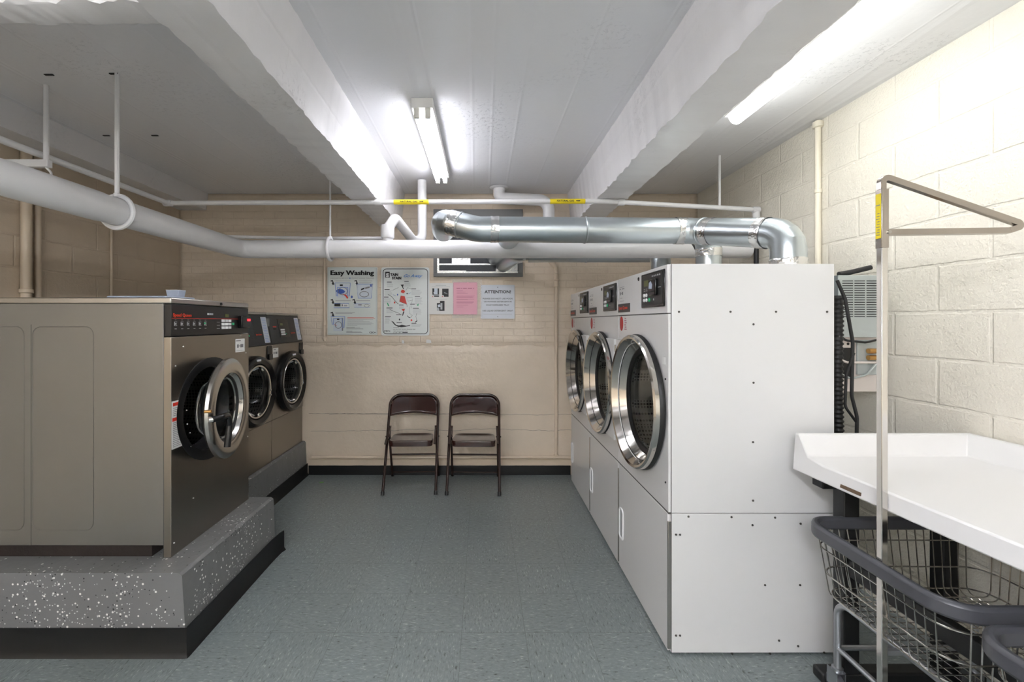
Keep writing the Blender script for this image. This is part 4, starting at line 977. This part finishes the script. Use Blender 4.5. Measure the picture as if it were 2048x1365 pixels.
# ------------------------------------------------------------------ folding chairs
def chair(loc, rz, label):
    t = thing('folding_chair', label, 'chair', loc, rz, 'brown folding chairs against the back wall')
    # local: front feet at y=0, back towards +y; feet width .46
    hw = .228; R_ = .0125
    def fr(z): return Vector((0, .015+.40*z/.80, z))
    pts = [(-hw, 0, 0)]+[(-hw*1.0, fr(z).y, z) for z in (.3, .55)]+[(-hw, fr(.80).y, .80), (hw, fr(.80).y, .80)]+[(hw, fr(z).y, z) for z in (.55, .3)]+[(hw, 0, 0)]
    B().tube(fillet(pts, [0, 0, 0, .10, .10, 0, 0, 0], 8), R_, 12).obj('main_frame', 'browns', t)
    # back panel, dished, with a turned rim
    b = B(); nx_, nz_ = 24, 10; G = {}
    for i in range(nx_+1):
        s_ = -1+2*i/nx_; x = s_*(hw-.008)
        top = .792-(.0 if abs(s_) < .55 else .095*(1-math.sqrt(max(0, 1-((abs(s_)-.55)/.45)**2))))
        bot = .620+.022*(1-s_*s_)
        for j in range(nz_+1):
            z = bot+(top-bot)*j/nz_
            G[i, j] = b.bm.verts.new((x, fr(z).y+.022*(1-s_*s_)-.003*math.sin(PI*j/nz_), z))
    for i in range(nx_):
        for j in range(nz_): b.bm.faces.new((G[i, j], G[i+1, j], G[i+1, j+1], G[i, j+1]))
    o = b.obj('backrest', 'brown', t); q = o.modifiers.new('s', 'SOLIDIFY'); q.thickness = .006; q.offset = 0
    b = B(); b.tube([G_ for G_ in [(-1+2*i/24, ) for i in range(25)] and [((-1+2*i/24)*(hw-.008), fr(.62).y+.022*(1-(-1+2*i/24)**2), .620+.022*(1-(-1+2*i/24)**2)) for i in range(25)]], .005, 8); b.obj('back_lip', 'brown', t)
    # seat
    b = B(); sw = .198; out = fillet([(-sw, .055, 0), (sw, .055, 0), (sw*.93, .385, 0), (-sw*.93, .385, 0)], [.05, .05, .07, .07], 7, True)
    m_ = len(out); cen = Vector((0, .22, 0)); rings = []
    for (k, dz) in ((.985, -.045), (1.0, -.006), (.985, .004), (.94, .006), (.88, -.001), (.5, -.005)):
        rings.append([b.bm.verts.new(((p.x)*k, cen.y+(p.y-cen.y)*k, .447+dz-.04*((cen.y+(p.y-cen.y)*k)-.055))) for p in out])
    cv = b.bm.verts.new((0, .22, .434))
    for i in range(5):
        for k in range(m_): b.bm.faces.new((rings[i][k], rings[i][(k+1) % m_], rings[i+1][(k+1) % m_], rings[i+1][k]))
    for k in range(m_): b.bm.faces.new((rings[5][k], rings[5][(k+1) % m_], cv))
    b.obj('seat', 'brown', t, ang=1.0)
    for s_ in (-1, 1):
        B().tube([(s_*(hw-.018), fr(.53).y, .535), (s_*(hw-.014), .26, .44), (s_*(hw-.006), .475, 0)], .011, 10).obj('rear_leg', 'browns', t)
        B().tube([(s_*hw, 0.004, .008), (s_*hw, .0, 0)], .015, 12).obj('foot_cap', 'blackr', t) if False else B().cyl((s_*hw, -.001, 0), (s_*hw, .012, .028), .0155, 12).obj('foot_cap', 'blackr', t)
        B().cyl((s_*(hw-.006), .478, 0), (s_*(hw-.006), .465, .028), .014, 12).obj('foot_cap', 'blackr', t)
        B().tube([(s_*(hw-.014), fr(.43).y-.17, .425), (s_*(hw-.016), fr(.52).y, .525)], .006, 8, sq=(.8, 1.6)).obj('side_link', 'browns', t)
        B().cyl((s_*(hw-.03), fr(.45).y, .445), (s_*(hw+.018), fr(.45).y, .445), .007, 10).obj('pivot', 'browns', t)
    B().cyl((-hw+.01, .30+.06, .245), (hw-.01, .30+.06, .245), .008, 10).obj('stretcher', 'browns', t)
    B().cyl((-hw+.01, .455, .045), (hw-.01, .455, .045), .007, 10).obj('stretcher', 'browns', t)
    return t
c1 = chair((-.634, 3.80, 0), math.radians(2), 'brown metal folding chair on the left, nearer the washers')
c2 = dup(c1); c2.location = (-.082, 3.79, 0); c2.rotation_euler = (0, 0, math.radians(-1.5)); c2['label'] = 'brown metal folding chair on the right, nearer the dryers'

# ------------------------------------------------------------------ folding table with upstand
tb = thing('folding_table', 'white laminate laundry folding table with raised rim, on black legs', 'table', (1.7, 1.2, 0))
O = Vector((1.7, 1.2, 0))
xf_far, xf_near, yf, yn, xb = 1.352, 1.414, 1.905, .42, 2.105
def xf(y): return xf_far+(xf_near-xf_far)*(yf-y)/(yf-yn)
zb, zt, zr = .855, .920, 1.015
b = B()
def V3(x, y, z): return b.bm.verts.new(Vector((x, y, z))-O)
# grid of key lines: columns across x, rows along y
def colsx(y): return [xf(y), xf(y)+.012, None]
ysr = [yf, yf-.022, yf-.07, yf-.15, yf-.5, yf-.9, yn]
def profz(y):
    if y >= yf-.023: return zr
    if y >= yf-.071: return zt+.014
    return zt
rows = []
for y in ysr:
    xs_ = [xf(y), xf(y)+.014, xf(y)+.06, xb-.17, xb-.085, xb-.03, xb]
    zz = []
    for k, x in enumerate(xs_):
        z1 = zt
        if k >= 5: z1 = zr
        elif k == 4: z1 = zt+.014
        z1 = max(z1, profz(y)); zz.append(z1)
    rows.append([V3(x, y, z) for x, z in zip(xs_, zz)])
for i in range(len(rows)-1):
    for k in range(6):
        a_, b_, c_, d_ = rows[i][k], rows[i][k+1], rows[i+1][k+1], rows[i+1][k]
        if (i, k) in ((1, 4), (2, 3)): b.bm.faces.new((d_, a_, b_)); b.bm.faces.new((d_, b_, c_))
        else: b.bm.faces.new((a_, b_, c_, d_))
# outer skirts and underside
bt = []
for y in ysr: bt.append((V3(xf(y)-.008, y+(.004 if y == yf else 0), zb), V3(xb, y, zb)))
for i in range(len(rows)-1):
    b.bm.faces.new((rows[i][0], rows[i+1][0], bt[i+1][0], bt[i][0]))
    b.bm.faces.new((rows[i][6], bt[i][1], bt[i+1][1], rows[i+1][6]))
    b.bm.faces.new((bt[i][0], bt[i+1][0], bt[i+1][1], bt[i][1]))
b.bm.faces.new(rows[0]+[bt[0][1], bt[0][0]]); b.bm.faces.new(rows[-1]+[bt[-1][1], bt[-1][0]])
b.obj('table_top', 'lam', tb, bevel=.006, ang=.5)
bx = xf(1.63)
o = B().hexa([Vector(p)-O for p in ((xf(1.665)-.010, 1.665, .868), (xf(1.665)-.007, 1.665, .880), (xf(1.665)-.002, 1.665, .868), (xf(1.665)-.002, 1.665, .880), (xf(1.58)-.010, 1.58, .868), (xf(1.58)-.007, 1.58, .880), (xf(1.58)-.002, 1.58, .868), (xf(1.58)-.002, 1.58, .880))]).obj('maker_badge', 'badge', tb)
for y in (1.84, .60):
    for x in (1.52, 1.93): B().box(x-.032, x+.032, y-.03, y+.03, .04, zb-.005).obj('leg', 'legb', tb, bevel=.004).location = -O
    B().box(1.40, 2.08, y-.03, y+.03, 0, .045).obj('foot_bar', 'legb', tb, bevel=.008).location = -O
    B().box(1.40, 2.08, y-.03, y+.03, zb-.05, zb-.001).obj('support_rail', 'legb', tb, bevel=.004).location = -O
B().box(1.50, 1.54, .63, 1.81, .45, .52).obj('cross_rail', 'legb', tb, bevel=.004).location = -O

# ------------------------------------------------------------------ wire laundry carts
def cart(loc, label, rack):
    """local frame: left-far corner at 0,0; x to the right, y negative towards the viewpoint"""
    LX, LY, ZR, ZB = .715, -.575, .665, .405
    t = thing('laundry_cart', label, 'laundry cart', loc, 0, 'wire laundry carts at the folding table')
    def loop(z, ins, r): return fillet([(ins, -ins, z), (LX-ins, -ins, z), (LX-ins, LY+ins, z), (ins, LY+ins, z)], r, 7, True)
    B().tube(loop(ZR, 0, .09), 1, closed=True, sq=(.026, .014), up=(0, 0, 1)).obj('bumper_rail', 'bumper', t, bevel=.010)
    b = B()
    for (z, ins, rr) in ((ZR-.065, .014, .0032), (.50, .028, .0032), (.42, .040, .0032)): b.tube(loop(z, ins, .08), rr, 6, closed=True)
    def side(xa, ya, xb_, yb, ins_dir):
        pass
    n1, n2 = 17, 14
    ib, it = .042, .008
    for i in range(n1+1):
        x = .06+(LX-.12)*i/n1; xb2 = ib+.05+(LX-2*ib-.10)*i/n1
        b.tube(fillet([(x, -it, ZR), (xb2, -ib, ZB), (xb2, LY+ib, ZB), (x, LY+it, ZR)], .03, 3), .0022, 5)
    for i in range(n2+1):
        y = -.06+(LY+.12)*i/n2; yb2 = -ib-.04+(LY+2*ib+.08)*i/n2
        b.tube(fillet([(it, y, ZR), (ib, yb2, ZB+.004), (LX-ib, yb2, ZB+.004), (LX-it, y, ZR)], .03, 3), .0022, 5)
    b.obj('wire_basket', 'wire', t)
    # frame: two bent tubes running fore and aft, cross rails, casters
    fx0, fx1 = .092, LX-.075
    for x in (fx0, fx1):
        B().tube(fillet([(x, -.055, .10), (x, -.055, .382), (x, LY+.055, .382), (x, LY+.055, .10)], .06, 6), .0125, 12).obj('frame_tube', 'frame', t)
        B().tube([(x, -.055, .19), (x, LY+.055, .19)], .010, 10).obj('cross_rail', 'frame', t)
    for y in (-.055, LY+.055): B().tube([(fx0, y, .19), (fx1, y, .19)], .010, 10).obj('cross_rail', 'frame', t)
    for x in (fx0, fx1):
        for y in (-.055, LY+.055):
            cst = B(); cst.lathe([(.012, 0), (.020, .002), (.02, .012), (.012, .014)], (x, y, .10), ax=(0, 0, 1), n=14)
            cst.box(x-.019, x-.015, y-.018, y+.03, .035, .10); cst.box(x+.015, x+.019, y-.018, y+.03, .035, .10); cst.box(x-.019, x+.019, y-.018, y+.018, .096, .102)
            cst = cst.obj('caster', 'frame', t)
            B().lathe([(.01, -.013), (.036, -.013), (.041, -.009), (.041, .009), (.036, .013), (.01, .013)], (x, y+.008, .0415), ax=(1, 0, 0), n=28, closed=True).obj('wheel', 'bumper', cst)
    if rack:
        px, py = .018, -.333
        w_ = .0105
        B().box(px-w_, px+w_, py-w_, py+w_, .10, 1.76).obj('rack_pole', 'chrome', t, 'square chrome pole', bevel=.002)
        B().box(px-w_-.002, px+w_+.002, py-w_-.002, py+w_+.002, 1.742, 1.94).obj('pole_sleeve', 'bar', t, bevel=.002)
        for z in (.19, .382): B().box(px, fx0, py-.008, py+.008, z-.008, z+.008).obj('pole_bracket', 'frame', t, bevel=.002)
        st = B().box(px-w_-.0035, px-w_-.002, py-.009, py+.009, 1.775, 1.925).obj('yellow_sticker', 'yellow', t, 'yellow safety sticker on the pole')
        b = B()
        for i in range(9): b.box(px-w_-.0040, px-w_-.0034, py-.006, py+.006-(i % 3)*.002, 1.785+i*.009, 1.7872+i*.009)
        b.box(px-w_-.0040, px-w_-.0034, py-.008, py+.008, 1.885, 1.888)
        b.obj('sticker_print', 'grey', st)
        b = B()
        pts = [(px-.002, py, 1.94), (px-.002, py, 1.985), (px+.455, py-.02, 1.815), (px+.40, py-.02, 1.797), (px+.012, py, 1.795)]
        b.tube(fillet(pts, [0, .022, .014, .004, 0], 6), 1, sq=(.0085, .0095), up=(0, 1, 0)); b.obj('hanger_bar', 'bar', t, 'triangular chrome hanging bar', bevel=.002)
        B().cyl((px+.012, py-.012, 1.795), (px+.012, py-.016, 1.795), .006, 12).obj('rivet', 'satin', t)
    return t
cart((1.328, 1.815, 0), 'wire laundry cart with grey bumper and chrome hanging pole, pushed under the table', True)
cart((1.282, 1.160, 0), 'wire laundry cart cut off at the lower right corner, only its grey rim showing', False)

# ------------------------------------------------------------------ behind the dryers
t = thing('mounting_plate', 'white plate with valve fittings on the right wall side behind the near dryer', 'plate', (1.93, 2.30, 1.0))
B().box(-.11, .13, 0, .012, .13, .44).obj('plate_body', 'plate', t, bevel=.002)
B().box(.02, .13, -.012, 0, .22, .40).obj('valve_bracket', 'box', t, bevel=.002)
B().box(-.06, .0, -.004, .0, .20, .36).obj('opening', 'dark', t, bevel=.015)
for z in (.31, .345): B().cyl((.06, -.03, z), (.125, -.03, z), .013, 12).obj('valve', 'brass', t)
B().tube(fillet([(-.09, -.01, .31), (-.05, -.03, .285), (.12, -.03, .285)], .03), .006, 8).obj('supply_tube', 'plate', t)
B().tube(fillet([(-.10, -.01, .24), (-.02, -.02, .20), (.06, -.02, .22), (.11, -.03, .29)], .04), .005, 8).obj('grey_cable', 'box', t)
for (x, z) in ((-.075, .41), (-.02, .38), (-.06, .18), (-.08, .15)): B().lathe([(0, .003), (.007, .002), (.007, 0)], (x, 0, z), n=10).obj('screw', 'bplas', t)
t = thing('vented_box', 'grey vented steel box behind the near dryer', 'equipment box', (1.93, 2.26, 1.415))
B().box(-.10, .10, 0, .17, .0, .32).obj('box_body', 'box', t, bevel=.003)
B().box(-.103, -.0995, .004, .17, .0, .32).obj('side_plate', 'boxd', t)
b = B()
for j in range(16):
    for k in range(3): b.box(-.082+k*.062, -.028+k*.062, -.0015, .001, .105+j*.0122, .1095+j*.0122)
b.obj('vent_slots', 'dark', t)
B().tube(fillet([(-.06, .05, .330), (.0, .05, .34), (.10, .04, .365)], .05), .013, 12).obj('cable_gland', 'blackpipe', t)
B().cyl((-.12, .06, .24), (-.10, .06, .24), .013, 12).obj('brass_fitting', 'brass', t)
B().tube(fillet([(-.13, -.005, .03), (-.08, -.02, -.015), (.02, -.02, -.025), (.10, -.01, -.01)], .04), .006, 8).obj('black_cable', 'blackr', t)
# corrugated hose
t = thing('drain_hose', 'black corrugated hose hanging vertically behind the near dryer', 'hose', (1.70, 2.10, .0))
b = B(); path = []; rad = []
for k in range(300): path.append((.006*math.sin(k*.02), 0, 1.62*k/299)); rad.append(.024 if k % 4 < 2 else .019)
b.tube(path, rad, 14); b.obj('hose_body', 'blackr', t, ang=.9)
t, o = pipe('power_cable', 'thin black cable looping down beside the corrugated hose', [(1.66, 2.06, 1.69), (1.69, 2.05, 1.60), (1.725, 2.05, 1.40), (1.72, 2.05, 1.15), (1.745, 2.05, 1.05), (1.735, 2.05, .60), (1.72, 2.05, .0)], [0, .08, .1, .1, .1, .2, 0], .0075, 'blackr', 10, 'cable')
B().tube(fillet([Vector((1.73, 2.05, 1.35))-o, Vector((1.69, 2.045, 1.25))-o, Vector((1.685, 2.045, 1.10))-o, Vector((1.74, 2.05, 1.03))-o], .05), .006, 8).obj('cable_tie_loop', 'blackr', t)
# leaf scrap on the floor
o = tag(B().prism([(-.02, -.008, 0), (.0, -.014, 0), (.022, -.004, 0), (.016, .010, 0), (-.008, .012, 0)], (0, 0, .003)).obj('leaf_scrap', 'leaf'), 'small green leaf scrap on the floor near the rear plinth', 'leaf'); o.location = (-1.50, 4.10, 0)

# ------------------------------------------------------------------ camera, world, view
cam = bpy.data.cameras.new('camera'); co = bpy.data.objects.new('camera', cam); C.objects.link(co)
co.location = (0, 0, CAMZ); co.rotation_euler = (PI/2, 0, 0)
cam.sensor_width = 36; cam.lens = 880/2048*36; cam.shift_x = (1024-965)/2048; cam.shift_y = -(682.5-645)/2048; cam.clip_start = .05
bpy.context.scene.camera = co
wd = bpy.data.worlds.new('world'); bpy.context.scene.world = wd; wd.use_nodes = True
wd.node_tree.nodes['Background'].inputs['Color'].default_value = (.8, .82, .85, 1); wd.node_tree.nodes['Background'].inputs['Strength'].default_value = .3
vs = bpy.context.scene.view_settings
vs.view_transform = 'Standard'; vs.look = 'None'; vs.gamma = 1; vs.use_curve_mapping = False; vs.exposure = 1.6
